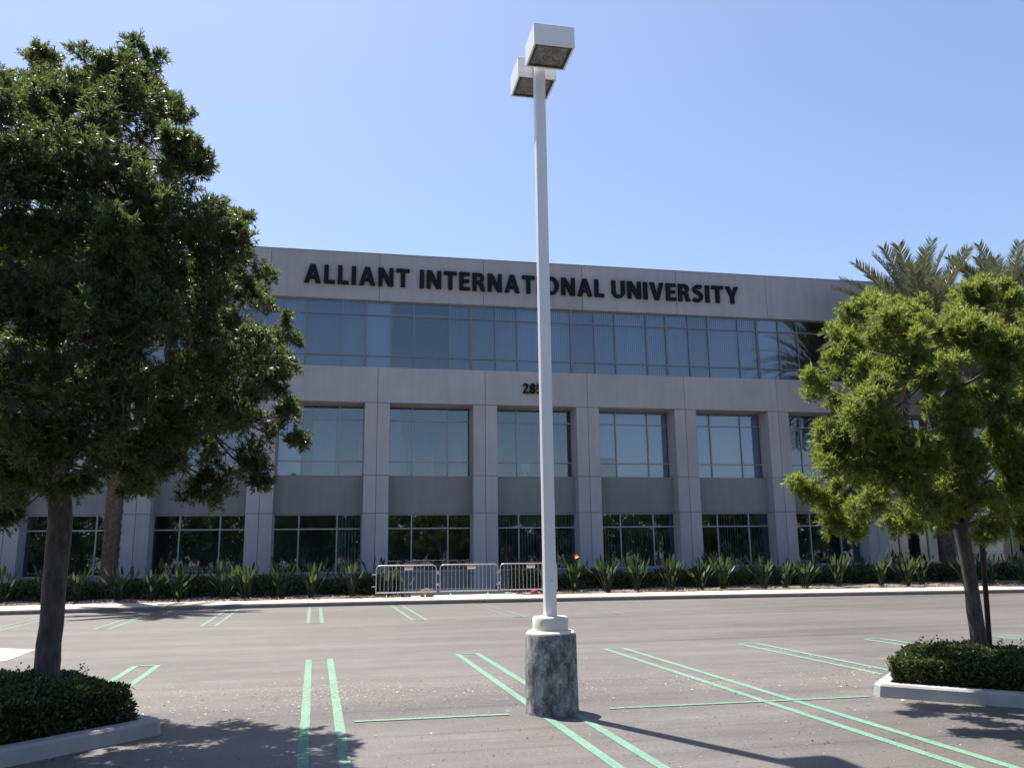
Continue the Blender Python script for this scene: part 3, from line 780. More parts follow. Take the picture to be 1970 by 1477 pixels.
# furniture seen through the second-floor glass
def office_rack(x, y, z, wdt, label):
    t = thing('white_shelf_rack', (x, y, z), label, 'rack')
    p = MB()
    for sx in (0, wdt):
        for sy in (0, 0.4):
            p.box(sx - 0.02, sx + 0.02, sy - 0.02, sy + 0.02, 0, 0.95 if sx else 0.45)
    p.build('upright', M['white_plastic'], t)
    for zz in (0.32,):
        s = MB()
        s.box(-0.02, wdt + 0.02, -0.022, 0.42, zz, zz + 0.05)
        s.build('shelf', M['white_plastic'], t)
    return t
office_rack(2.75, 40.5, 4.86, 1.5, 'low white rack behind the second floor glass left of the number')
for x, y, w_, h_, lab in ((5.35, 40.6, 0.33, 0.95, 'white box standing at the right side of the second floor window above the barriers'),
                          (8.95, 40.5, 0.45, 1.15, 'pale monitor behind second floor glass directly left of the white pole')):
    b = MB()
    b.chbox(-w_ / 2, w_ / 2, 0, 0.2, 0.05 if h_ < 1 else 0.75, h_ + (0 if h_ < 1 else 0.12), 0.015)
    if h_ >= 1:
        b.box(-0.04, 0.04, 0.06, 0.12, 0.5, 0.75)
        b.box(-0.7, 0.7, -0.1, 0.5, 0.46, 0.5)
        b.box(-0.68, -0.62, -0.08, 0.45, 0.0, 0.46)
        b.box(0.62, 0.68, -0.08, 0.45, 0.0, 0.46)
    o = b.build('monitor_on_desk' if h_ >= 1 else 'white_box', M['white_plastic'], loc=(x, y, 4.86))
    tag(o, lab, 'monitor' if h_ >= 1 else 'box')

# ---------------------------------------------------------------- raised letters
def ell(cx, cy, rx, ry, n=28, a0=0.0, a1=2 * PI):
    return [(cx + rx * math.cos(a0 + (a1 - a0) * k / n), cy + ry * math.sin(a0 + (a1 - a0) * k / n)) for k in range(n + (0 if abs(a1 - a0) > 6.28 else 1))]
def stroke(pts, w):
    pts = [Vector(p) for p in pts]
    L_, R_ = [], []
    for i, p in enumerate(pts):
        if i == 0:
            d = (pts[1] - p).normalized()
            nn, k = Vector((-d.y, d.x)), 1
        elif i == len(pts) - 1:
            d = (p - pts[-2]).normalized()
            nn, k = Vector((-d.y, d.x)), 1
        else:
            d0, d1 = (p - pts[i - 1]).normalized(), (pts[i + 1] - p).normalized()
            n0, n1 = Vector((-d0.y, d0.x)), Vector((-d1.y, d1.x))
            nn = (n0 + n1).normalized()
            k = 1 / max(0.4, nn.dot(n0))
        L_.append(p + nn * k * w / 2)
        R_.append(p - nn * k * w / 2)
    return [tuple(p) for p in L_] + [tuple(p) for p in reversed(R_)]
T = 0.215
GLY = {
 'A': (0.80, [[(0, 0), (0.285, 1), (0.515, 1), (0.80, 0), (0.565, 0), (0.505, 0.225), (0.295, 0.225), (0.235, 0)], [(0.335, 0.39), (0.40, 0.72), (0.465, 0.39)]]),
 'L': (0.52, [[(0, 0), (0, 1), (T, 1), (T, 0.185), (0.52, 0.185), (0.52, 0)]]),
 'I': (T, [[(0, 0), (0, 1), (T, 1), (T, 0)]]),
 'N': (0.74, [[(0, 0), (0, 1), (0.25, 1), (0.535, 0.42), (0.535, 1), (0.74, 1), (0.74, 0), (0.49, 0), (0.205, 0.59), (0.205, 0)]]),
 'T': (0.66, [[(0.2225, 0), (0.2225, 0.815), (0, 0.815), (0, 1), (0.66, 1), (0.66, 0.815), (0.4375, 0.815), (0.4375, 0)]]),
 'E': (0.54, [[(0, 0), (0, 1), (0.53, 1), (0.53, 0.82), (T, 0.82), (T, 0.60), (0.50, 0.60), (0.50, 0.42), (T, 0.42), (T, 0.18), (0.54, 0.18), (0.54, 0)]]),
 'R': (0.66, [[(0, 0), (0, 1), (0.33, 1)] + ell(0.33, 0.72, 0.28, 0.28, 14, PI / 2, -0.32 * PI)[1:] + [(0.55, 0.42), (0.66, 0), (0.44, 0), (0.36, 0.33), (0.30, 0.40), (T, 0.40), (T, 0)],
              [(T, 0.56), (0.30, 0.56)] + ell(0.30, 0.70, 0.115, 0.14, 12, -PI / 2, PI / 2) + [(T, 0.84)]]),
 'O': (0.82, [ell(0.41, 0.5, 0.41, 0.515), ell(0.41, 0.5, 0.185, 0.335)]),
 'U': (0.72, [[(0, 1), (0, 0.36)] + ell(0.36, 0.36, 0.36, 0.375, 18, PI, 2 * PI) + [(0.72, 1), (0.72 - T, 1), (0.72 - T, 0.36)] + ell(0.36, 0.36, 0.145, 0.19, 14, 2 * PI, PI) + [(T, 1)]]),
 'V': (0.76, [[(0, 1), (0.235, 1), (0.385, 0.29), (0.535, 1), (0.76, 1), (0.495, 0), (0.265, 0)]]),
 'S': (0.60, [stroke([(0.52, 0.855), (0.43, 0.905), (0.32, 0.91), (0.20, 0.87), (0.125, 0.78), (0.14, 0.66), (0.23, 0.575), (0.35, 0.52), (0.45, 0.445), (0.485, 0.335), (0.465, 0.20), (0.37, 0.11), (0.25, 0.085), (0.13, 0.10), (0.03, 0.155)], 0.20)]),
 'Y': (0.74, [[(0.265, 0), (0.265, 0.40), (0, 1), (0.235, 1), (0.375, 0.615), (0.515, 1), (0.74, 1), (0.475, 0.40), (0.475, 0)]]),
 '2': (0.62, [stroke([(0.06, 0.80), (0.14, 0.885), (0.27, 0.915), (0.40, 0.885), (0.465, 0.79), (0.455, 0.66), (0.38, 0.53), (0.25, 0.36), (0.09, 0.14)], 0.18), [(0.02, 0), (0.02, 0.17), (0.60, 0.17), (0.60, 0)]]),
 '8': (0.66, [ell(0.33, 0.735, 0.285, 0.28), ell(0.33, 0.735, 0.105, 0.125), ]),
 '5': (0.60, [stroke([(0.54, 0.905), (0.19, 0.905), (0.165, 0.545), (0.30, 0.575), (0.42, 0.535), (0.485, 0.44), (0.48, 0.28), (0.41, 0.15), (0.28, 0.085), (0.05, 0.125)], 0.185)]),
}
GLY2 = {'8': [ell(0.33, 0.27, 0.325, 0.285), ell(0.33, 0.27, 0.115, 0.125)]}
_glyph_mesh = {}
def glyph_mesh(ch, depth=0.06):
    if (ch, depth) in _glyph_mesh:
        return _glyph_mesh[(ch, depth)]
    groups = []
    loops = GLY[ch][1]
    if ch == '2':
        groups = [[loops[0]], [loops[1]]]
    elif ch == '8':
        groups = [loops, GLY2['8']]
    else:
        groups = [loops]
    parts = []
    for gi, lp in enumerate(groups):
        cu_ = bpy.data.curves.new('glyph', 'CURVE')
        cu_.dimensions = '2D'
        cu_.fill_mode = 'BOTH'
        cu_.extrude = depth - 0.0015 * gi
        for l_ in lp:
            s = cu_.splines.new('POLY')
            s.points.add(len(l_) - 1)
            for k, (x, y) in enumerate(l_):
                s.points[k].co = (x, y, 0, 1)
            s.use_cyclic_u = True
        ob = bpy.data.objects.new('glyph', cu_)
        COL.objects.link(ob)
        dg = bpy.context.evaluated_depsgraph_get()
        me = bpy.data.meshes.new_from_object(ob.evaluated_get(dg))
        parts.append(me)
        bpy.data.objects.remove(ob)
        bpy.data.curves.remove(cu_)
    bm = bmesh.new()
    for me in parts:
        bm.from_mesh(me)
        bpy.data.meshes.remove(me)
    out = bpy.data.meshes.new('letter')
    bm.to_mesh(out)
    bm.free()
    out.materials.append(M['letter'])
    _glyph_mesh[(ch, depth)] = out
    return out

def place_word(word, xa, xb, z0, hgt, y, parent, name, gap=0.115):
    adv = [GLY[c][0] for c in word]
    tot = sum(adv) + gap * (len(word) - 1)
    sx = (xb - xa) / tot
    x = xa
    for c, a in zip(word, adv):
        o = link(name, glyph_mesh(c), parent, (x, y, z0), (PI / 2, 0, 0), (sx, hgt, 1.0))
        x += (a + gap) * sx
sign = thing('wall_lettering', (9.1, 38.99, 14.4), 'large dark raised capital letters in three words across the top of the building', 'sign')
ly_ = 0.0
for wd_, xa, xb in (('ALLIANT', -2.02, 2.98), ('INTERNATIONAL', 3.47, 12.87), ('UNIVERSITY', 13.28, 20.30)):
    place_word(wd_, xa - 9.1, xb - 9.1, 0.0, 0.92, 0.0, sign, 'letter', 0.135)
num = thing('building_number', (8.48, 38.683, 9.24), 'dark raised house number high on the wall, cut off by the white lamp pole', 'sign')
place_word('2855', 0.0, 1.27, 0.0, 0.49, 0.0, num, 'digit', 0.05)

# ================================================================ LAMP POST
LX, LY = 2.36, 9.50
lamp = thing('street_lamp', (LX, LY, 0), 'white square lamp post with two box heads on a stained round concrete base', 'lamp')
b = MB()
b.lathe([(0.305, -0.03), (0.305, 0.012), (0.296, 0.03), (0.292, 0.45), (0.288, 0.83), (0.278, 0.845)], 48)
b.build('concrete_base', M['stained'], lamp, smooth=True)
b = MB()
b.lathe([(0.2775, 0.80), (0.2775, 0.846), (0.262, 0.868), (0.235, 0.876)], 48)
b.build('base_rim', M['collar'], lamp, smooth=True)
b = MB()
b.lathe([(0.203, 0.86), (0.203, 1.005), (0.192, 1.022), (0.10, 1.028)], 40)
b.build('collar', M['collar'], lamp, smooth=True)
def sqtube(mb, cx, cy, hw, r, z0, z1, tz=None):
    poly = []
    for qx, qy, a0 in ((1, 1, 0), (-1, 1, PI / 2), (-1, -1, PI), (1, -1, 1.5 * PI)):
        for k in range(5):
            a = a0 + k * PI / 8
            poly.append((cx + qx * (hw - r) + r * math.cos(a), cy + qy * (hw - r) + r * math.sin(a)))
    mb.prism(poly, z0, z1)
b = MB()
sqtube(b, 0, 0, 0.066, 0.012, 1.0, 8.02)
pole = b.build('pole', M['pole'], lamp, smooth=True)
b = MB()
b.chbox(-0.035, 0.035, -0.0685, -0.06, 2.2, 2.36, 0.002)
b.build('hand_hole_cover', M['pole'], lamp)
b = MB()
b.tube([(0.012, -0.064, 1.42), (0.012, -0.0675, 1.42)], 0.007, 10)
b.build('hole_disc', M['gasket'], lamp)  # flat dark disc standing in for the dark inside of a small hole
b = MB()
b.chbox(-0.075, 0.075, -0.075, 0.075, 8.021, 8.05, 0.006)
b.build('pole_cap', M['pole'], lamp)
def lamp_head(yc, xc):
    h = MB()
    a, zb, zt, lip = 0.255, 7.80, 8.08, 0.022
    # open-bottomed box: four walls and lid
    h.chbox(-a, a, -a, a, zb + 0.04, zt, 0.006)
    for x0, x1, y0, y1 in ((-a, a, -a, -a + lip), (-a, a, a - lip, a), (-a, -a + lip, -a + lip, a - lip), (a - lip, a, -a + lip, a - lip)):
        h.box(x0, x1, y0, y1, zb, zb + 0.0402)
    o = h.build('lamp_head', M['head'], lamp, loc=(xc, yc, 0))
    gk = MB()
    i = a - lip
    for x0, x1, y0, y1 in ((-i, i, -i, -i + 0.03), (-i, i, i - 0.03, i), (-i, -i + 0.03, -i + 0.03, i - 0.03), (i - 0.03, i, -i + 0.03, i - 0.03)):
        gk.box(x0, x1, y0, y1, zb + 0.004, zb + 0.03)
    gk.build('lens_frame', M['gasket'], o)
    ln = MB()
    k = i - 0.03
    N = 14
    for iy in range(N + 1):
        for ix in range(N + 1):
            x, y = -k + 2 * k * ix / N, -k + 2 * k * iy / N
            r = math.hypot(x, y) / k
            ln.v.append((x, y, zb + 0.014 + 0.012 * max(0, math.sin(r * 7.0)) * (r < 1)))
    ln.f = [(q * (N + 1) + p, (q + 1) * (N + 1) + p, (q + 1) * (N + 1) + p + 1, q * (N + 1) + p + 1) for q in range(N) for p in range(N)]
    ln.mi = [0] * len(ln.f)
    ln.build('lens', M['lens'], o, smooth=True)
lamp_head(-0.395, 0.045)
lamp_head(0.335, 0.0)
b = MB()
b.box(-0.03, 0.03, -0.145, -0.0665, 7.90, 7.98)
b.box(-0.03, 0.03, 0.0665, 0.085, 7.90, 7.98)
b.build('bracket_arm', M['head'], lamp)

# ================================================================ STEEL BARRIERS
def rounded_frame(w, z0, z1, r, n=7):
    pts = [(0, 0, z0), (0, 0, z1 - r)]
    for k in range(1, n + 1):
        a = PI - k * PI / 2 / n
        pts.append((r + r * math.cos(a), 0, z1 - r + r * math.sin(a)))
    pts.append((w - r, 0, z1))
    for k in range(1, n + 1):
        a = PI / 2 - k * PI / 2 / n
        pts.append((w - r + r * math.cos(a), 0, z1 - r + r * math.sin(a)))
    pts.append((w, 0, z0))
    return pts
BW = 2.17
bar_t = thing('crowd_barrier', (1.31, 31.15, 0.146), 'leftmost of the three galvanised crowd control barriers on the sidewalk', 'barrier', 'steel barriers closing the entrance path', -0.012)
f = MB()
f.tube(rounded_frame(BW, 0.16, 1.155, 0.14), 0.021, 10)
f.build('frame', M['steel'], bar_t, smooth=True)
f = MB()
f.tube([(0.02, 0, 0.20), (BW - 0.02, 0, 0.20)], 0.02, 10)
f.build('bottom_rail', M['steel'], bar_t, smooth=True)
rod = MB()
rod.tube([(0, 0, 0.20), (0, 0, 1.14)], 0.0085, 6)
rod_me = rod.mesh('bar', M['steel'], True)
for k in range(14):
    link('bar', rod_me, bar_t, ((k + 1) * BW / 15, 0, 0))
foot = MB()
foot.tube([(0, 0, 0.20), (0, 0, 0.10)], 0.014, 8)
foot.tube([(0, -0.26, 0.012), (0, -0.20, 0.085), (0, -0.12, 0.10), (0, 0.12, 0.10), (0, 0.20, 0.085), (0, 0.26, 0.012)], 0.014, 8)
foot_me = foot.mesh('foot', M['steel'], True)
for x in (0.38, BW - 0.40):
    link('foot', foot_me, bar_t, (x, 0, 0), (0, 0, random.uniform(-0.06, 0.06)))
hk = MB()
for z in (0.42, 0.84):
    hk.tube([(-0.021, 0, z), (-0.15, 0, z), (-0.15, 0, z - 0.07)], 0.011, 8)
hk.build('hook', M['steel'], bar_t, smooth=True)
ey = MB()
for z in (0.47, 0.89):
    ey.tube([(BW + 0.02, 0, z), (BW + 0.07, 0.0, z + 0.01), (BW + 0.10, 0.0, z - 0.03), (BW + 0.10, 0.0, z - 0.08)], 0.011, 8)
ey.build('hinge_eye', M['steel'], bar_t, smooth=True)
pl = MB()
pl.chbox(-0.155, 0.155, -0.012, -0.004, -0.075, 0.075, 0.002)
pt = pl.build('sign_plate', M['sign_white'], bar_t, loc=(1.17, -0.018, 1.065))
rd = MB()
rd.box(-0.145, 0.145, -0.016, -0.0125, 0.005, 0.065)
rd.box(-0.12, 0.10, -0.016, -0.0125, -0.02, -0.008)
rd.build('red_print', M['sign_red'], pt)
b2 = copy_tree(bar_t)
b2.location = (3.64, 31.32, 0.146)
b2.rotation_euler.z = 0.012
b2['label'] = 'middle one of the three galvanised crowd control barriers, in front of a pilaster'
b3 = copy_tree(bar_t)
b3.location = (5.93, 31.50, 0.146)
b3.rotation_euler.z = -0.03
b3['label'] = 'crowd control barrier with its right end hidden behind the white lamp pole'
for ch in list(b3.children):
    if ch.name.startswith('hinge_eye'):
        bpy.data.objects.remove(ch)
        continue
    if ch.name.startswith('foot') and ch.location.x < 1:
        ch.rotation_euler.z = 1.45

def lump(name, loc, size, mat, label, cat, seed, parts=None):
    r = random.Random(seed)
    bm = bmesh.new()
    bmesh.ops.create_icosphere(bm, subdivisions=3, radius=1.0)
    for v in bm.verts:
        k = 1 + 0.22 * math.sin(v.co.x * 5 + seed) * math.cos(v.co.y * 6) + r.uniform(-0.10, 0.10)
        v.co = Vector((v.co.x * size[0] * k, v.co.y * size[1] * k, max(-0.75, v.co.z) * size[2] * k + size[2] * 0.7))
    me = bpy.data.meshes.new(name)
    bm.to_mesh(me)
    bm.free()
    me.materials.append(mat)
    o = link(name, me, None, loc)
    return tag(o, label, cat)
lump('crumpled_bag', (7.30, 31.85, 0.15), (0.14, 0.10, 0.11), M['red_bag'], 'small crumpled red bag under the barrier left of the white pole', 'bag', 3)
lump('dark_bag', (7.72, 31.9, 0.15), (0.17, 0.12, 0.12), M['gasket'], 'small dark bag beside the red one next to the pole', 'bag', 9)
lump('brown_sack', (3.22, 31.75, 0.15), (0.25, 0.16, 0.17), M['brown_bag'], 'brown sack lying under the gap between the left and middle barriers', 'sack', 5)
pp = MB()
pp.add([(0, 0, 0.004), (0.30, -0.10, 0.02), (0.36, 0.06, 0.008), (0.06, 0.18, 0.05), (0, 0, 0.001), (0.30, -0.10, 0.014), (0.36, 0.06, 0.003), (0.06, 0.18, 0.045)],
       [(0, 1, 2, 3), (7, 6, 5, 4), (0, 4, 5, 1), (1, 5, 6, 2), (2, 6, 7, 3), (3, 7, 4, 0)])
tag(pp.build('paper_sheet', M['paper'], loc=(2.55, 31.25, 0.15)), 'white sheet of paper on the sidewalk by the right foot of the left barrier', 'paper')
lump('pale_stone', (6.98, 31.5, 0.145), (0.07, 0.05, 0.04), M['kerb'], 'small pale stone on the sidewalk beneath the barrier near the pole', 'stone', 2)

# ================================================================ PLANTER ISLANDS
def island(cx, cy, half):
    def dia(h_, c):
        return [(cx + h_ - c, cy - c), (cx + h_ - c, cy + c), (cx + c, cy + h_ - c), (cx - c, cy + h_ - c), (cx - h_ + c, cy + c), (cx - h_ + c, cy - c), (cx - c, cy - h_ + c), (cx + c, cy - h_ + c)]
    o1, o2, o3, i1 = dia(half + 0.02, 0.06), dia(half, 0.06), dia(half - 0.025, 0.055), dia(half - 0.215, 0.04)
    m = MB()
    rings = [(o1, -0.03), (o1, 0.0), (o2, 0.125), (o3, 0.150), (i1, 0.152), (i1, 0.02)]
    for p, z in rings:
        m.v += [(x, y, z) for x, y in p]
    for q in range(len(rings) - 1):
        for k in range(8):
            a, b_ = q * 8 + k, q * 8 + (k + 1) % 8
            m.f.append((a, b_, b_ + 8, a + 8))
            m.mi.append(0)
    tag(m.build('island_kerb', M['kerb']), kind='structure')
    s = MB()
    s.prism(dia(half - 0.20, 0.04), 0.03, 0.11)
    tag(s.build('island_soil', M['soil']), kind='structure')
IL, IR = (-3.10, 9.40), (7.72, 9.42)
island(IL[0], IL[1], 1.42)
island(IR[0], IR[1], 1.42)

def hedge_mesh(name, half, h0, n, seed, lsize=0.042):
    r = np.random.default_rng(seed)
    # rounded diamond footprint, bumpy top
    u = r.uniform(-1, 1, (n * 2, 2))
    k = (np.abs(u[:, 0]) ** 4 + np.abs(u[:, 1]) ** 4) ** 0.25 < 1
    u = u[k][:n]
    s = half / math.sqrt(2) * 1.02
    c45 = math.sqrt(0.5)
    x, y = (u[:, 0] - u[:, 1]) * s * c45, (u[:, 0] + u[:, 1]) * s * c45
    ed = np.maximum(np.abs(u[:, 0]), np.abs(u[:, 1]))
    top = h0 * (1 - 0.42 * np.clip((ed - 0.72) / 0.28, 0, 1) ** 2.2) + 0.05 * np.sin(x * 5.3 + seed) * np.cos(y * 4.7) + 0.03 * np.sin(x * 13) * np.sin(y * 11 + 1)
    z = np.where(r.random(len(x)) < 0.60, top - np.abs(r.normal(0, 0.045, len(x))), r.uniform(0.04, 1, len(x)) * top)
    side = r.random(len(x)) < 0.35
    kf = np.where(side, (0.93 + 0.07 * r.random(len(x))) / np.maximum(ed, 1e-3), 1)
    x2, y2 = x * kf, y * kf
    z = np.where(side, r.uniform(0.03, 1.0, len(x)) * h0 * 0.80, z)
    bul = 1 + 0.035 * np.sin(x2 * 7 + y2 * 6 + z * 9) + 0.02 * r.normal(size=len(x))
    P = np.stack([x2 * bul, y2 * bul, z], 1)
    out = np.stack([x2, y2, np.full(len(x), 0.5)], 1)
    D = unit(unit(out) * 0.6 + r.normal(size=P.shape) * 0.8 + np.array([0, 0, 0.3]))
    sz = lsize * r.uniform(0.65, 1.3, len(x))
    # a few shoots that stand above the top
    Ps, Ds = [], []
    for k in range(30):
        a, q = r.uniform(0, 2 * PI), r.uniform(0.1, 0.8) * half
        b0 = np.array([q * math.cos(a) * 0.8, q * math.sin(a) * 0.8, h0 * 0.93])
        for s_ in range(11):
            Ps.append(b0 + np.array([r.normal(0, 0.012), r.normal(0, 0.012), 0.012 * s_]))
            Ds.append(r.normal(size=3) + np.array([0, 0, 0.6]))
    P, D = np.concatenate([P, np.array(Ps)]), np.concatenate([D, np.array(Ds)])
    sz = np.concatenate([sz, r.uniform(0.025, 0.045, len(Ps))])
    return leaf_mesh(name, P, D, sz, sz * 0.62, M['leaf_hedge'])
def island_hedge(c, half, h, n, seed, label):
    t = thing('hedge', (c[0], c[1], 0.10), label, 'hedge')
    link('foliage', hedge_mesh('foliage', half, h, n, seed), t)
    st = MB()
    rr = random.Random(seed)
    for k in range(46):
        a, q = rr.uniform(0, 2 * PI), rr.uniform(0.1, 0.72) * half
        x, y = q * math.cos(a) * 0.8, q * math.sin(a) * 0.8
        st.tube([(x, y, -0.02), (x * 1.06, y * 1.06, h * 0.5), (x * 1.12 + rr.uniform(-0.05, 0.05), y * 1.12, h * rr.uniform(0.8, 1.0))], [0.012, 0.009, 0.004], 5)
    tag(st.build('stems', M['bark'], t, smooth=True), kind='stuff')
island_hedge(IL, 1.10, 0.465, 42000, 1, 'low clipped dark hedge around the thick trunk of the left tree')
island_hedge(IR, 1.12, 0.40, 42000, 2, 'low clipped hedge with sunlit top around the leaning trunk of the right tree')

# ================================================================ TREES
def tree_crown(lobes, sub_d, puff, tufts, leaves, llen, lwid, mat, spread, shrink=1.0, name='crown', inner=0.2):
    """each lobe of the crown is a cluster of leafy puffs; each puff a burst of twig tips with narrow leaves"""
    Ps, Ds = [], []
    for (x, y, z, r) in lobes:
        r = r * shrink
        n = max(5, int(sub_d * r * r / (puff * puff)))
        d = unit(RNG.normal(size=(n, 3)) + np.array([0, 0, 0.30]))
        rad = r * np.clip(RNG.normal(0.80, 0.14, n), 0.3, 1.05)
        rad = np.where(RNG.random(n) < inner, r * RNG.uniform(0.1, 0.6, n), rad)
        c = np.array([x, y, z]) + d * rad[:, None] * np.array([1.0, 1.0, 0.9])
        pr = puff * RNG.uniform(0.65, 1.35, n)
        c, d, pr = np.repeat(c, tufts, 0), np.repeat(d, tufts, 0), np.repeat(pr, tufts, 0)
        e = unit(RNG.normal(size=c.shape) + d * 0.55 + np.array([0, 0, 0.45]))
        tip = c + e * (pr * RNG.uniform(0.25, 1.0, len(c)))[:, None]
        tip, e = np.repeat(tip, leaves, 0), np.repeat(e, leaves, 0)
        Ps.append(tip + e * RNG.uniform(-0.05, 0.02, len(tip))[:, None] + RNG.normal(0, 0.006, tip.shape))
        Ds.append(e + RNG.normal(0, spread, e.shape))
    P, Dr = np.concatenate(Ps), np.concatenate(Ds)
    ln = llen * RNG.uniform(0.6, 1.3, len(P))
    wd = lwid * RNG.uniform(0.75, 1.25, len(P))
    return leaf_mesh(name, P, Dr, ln, wd, mat)

def satellites(lobes, n, off, s0, s1):
    """every large clump breaks up into one smaller clump and a few still smaller ones round it"""
    rr = random.Random(77)
    out = []
    for (x, y, z, r) in lobes:
        out.append((x, y, z, r * 0.80))
        for _ in range(n):
            d = Vector((rr.gauss(0, 1), rr.gauss(0, 1), rr.gauss(0.25, 0.9))).normalized() * r * off
            out.append((x + d.x, y + d.y, z + d.z, r * rr.uniform(s0, s1)))
    return out

def limbs(trunk_pts, lobes, r0, seed, twigs=0, zmin=2.0, nmain=8):
    """a few main limbs leave the trunk; every leaf clump hangs on the nearest limb"""
    rr = random.Random(seed)
    m = MB()
    tp = [Vector(p) for p, _ in trunk_pts]
    axis = []
    for i in range(len(tp) - 1):
        for k in range(8):
            p = tp[i].lerp(tp[i + 1], k / 8)
            if p.z >= zmin:
                axis.append(p)
    L_ = [Vector(l[:3]) for l in lobes]
    # group the clumps round a few seeds spread through the crown
    cen = [L_[0]]
    while len(cen) < nmain:
        cen.append(max(L_, key=lambda p: min((p - c).length for c in cen)))
    for _ in range(4):
        grp = [[] for _ in cen]
        for p in L_:
            grp[min(range(len(cen)), key=lambda q: (p - cen[q]).length)].append(p)
        cen = [sum(g_, Vector()) / len(g_) if g_ else c for g_, c in zip(grp, cen)]
    path = list(axis)
    for c in cen:
        p = min(axis, key=lambda a: abs(a.z - (c.z - 0.75 * math.hypot(a.x - c.x, a.y - c.y))))
        ln = (c - p).length
        pts = []
        w1 = Vector((rr.uniform(-.1, .1), rr.uniform(-.1, .1), -0.06 * ln))
        for k in range(8):
            s = k / 7
            pts.append(p.lerp(c, s) + w1 * math.sin(PI * s) + Vector((rr.gauss(0, .02), rr.gauss(0, .02), rr.gauss(0, .015))) * (0 < k))
        m.tube(pts, [r0 * (1 - 0.72 * k / 7) for k in range(8)], 8)
        path += pts[2:]
    for (x, y, z, r) in lobes:
        e = Vector((x, y, z))
        p = min(path, key=lambda a: (a - e).length + (0.6 * max(0, a.z - e.z)))
        ln = (e - p).length
        if ln > 0.06:
            mid = p.lerp(e, 0.5) + Vector((rr.uniform(-.06, .06), rr.uniform(-.06, .06), -0.05 * ln))
            ra = min(r0 * 0.5, 0.007 + 0.010 * ln)
            m.tube([p, p.lerp(mid, 0.5) + Vector((0, 0, -0.01)), mid, mid.lerp(e, 0.55), e], [ra, ra * 0.8, ra * 0.65, ra * 0.45, ra * 0.25], 6)
        for _ in range(twigs):
            dd = Vector((rr.gauss(0, 1), rr.gauss(0, 1), rr.gauss(0.4, 1))).normalized()
            m.tube([e, e + dd * r * 0.4 + Vector((0, 0, -0.02)), e + dd * r * 0.8], [0.007, 0.005, 0.002], 4)
    return m

def tree(name, trunk_pts, lobes, label, crown_me, seed, limb_r, group=None, twigs=2, n=14, zmin=2.0, nmain=8):
    base = Vector(trunk_pts[0][0])
    t = thing(name, base, label, 'tree', group)
    m = MB()
    pts, rad = [], []
    rr = random.Random(seed)
    for i in range(len(trunk_pts) - 1):
        (a, ra), (b_, rb) = trunk_pts[i], trunk_pts[i + 1]
        for k in range(4):
            f_ = k / 4
            p = Vector(a).lerp(Vector(b_), f_) + Vector((rr.gauss(0, 0.003), rr.gauss(0, 0.003), 0))
            pts.append(p)
            rad.append((ra + (rb - ra) * f_) * rr.uniform(0.96, 1.05))
    pts.append(Vector(trunk_pts[-1][0]))
    rad.append(trunk_pts[-1][1])
    m.tube([p - base for p in pts], rad, n)
    m.build('trunk', M['bark'], t, smooth=True)
    lb = limbs(trunk_pts, lobes, limb_r, seed, twigs, zmin, nmain)
    lb.v = [(v[0] - base.x, v[1] - base.y, v[2] - base.z) for v in lb.v]
    lb.build('branches', M['bark'], t, smooth=True)
    link('crown', crown_me, t, -base)
    return t

TL = [((-2.85, 9.5, 0.08), 0.145), ((-2.85, 9.5, 0.55), 0.118), ((-2.845, 9.5, 1.25), 0.108), ((-2.85, 9.5, 2.1), 0.118), ((-2.93, 9.52, 2.75), 0.10), ((-3.06, 9.55, 4.2), 0.075), ((-3.12, 9.6, 5.4), 0.05), ((-3.05, 9.65, 6.7), 0.02)]
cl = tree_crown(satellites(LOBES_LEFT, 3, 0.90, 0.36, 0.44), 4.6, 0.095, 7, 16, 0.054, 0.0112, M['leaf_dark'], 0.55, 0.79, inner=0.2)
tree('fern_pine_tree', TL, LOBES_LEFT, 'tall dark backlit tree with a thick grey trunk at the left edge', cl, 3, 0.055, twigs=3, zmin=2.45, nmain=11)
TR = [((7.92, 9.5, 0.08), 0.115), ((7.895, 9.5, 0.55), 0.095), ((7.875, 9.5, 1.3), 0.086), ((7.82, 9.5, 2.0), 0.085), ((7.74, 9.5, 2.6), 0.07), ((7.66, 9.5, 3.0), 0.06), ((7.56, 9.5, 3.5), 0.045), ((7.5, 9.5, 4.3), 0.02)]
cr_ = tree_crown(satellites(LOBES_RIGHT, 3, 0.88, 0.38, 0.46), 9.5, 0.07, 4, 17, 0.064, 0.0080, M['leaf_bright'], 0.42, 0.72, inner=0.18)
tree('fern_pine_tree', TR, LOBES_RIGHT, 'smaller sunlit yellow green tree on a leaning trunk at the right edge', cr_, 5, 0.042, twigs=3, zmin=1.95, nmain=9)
ps = MB()
ps.tube([(8.20, 9.72, 0.06), (8.24, 9.70, 1.0), (8.27, 9.68, 2.05)], [0.034, 0.033, 0.032], 10)
stake = ps.build('tree_stake', M['post'], smooth=True)
tag(stake, 'slim dark wooden stake standing right of the leaning trunk in the right planter', 'stake')

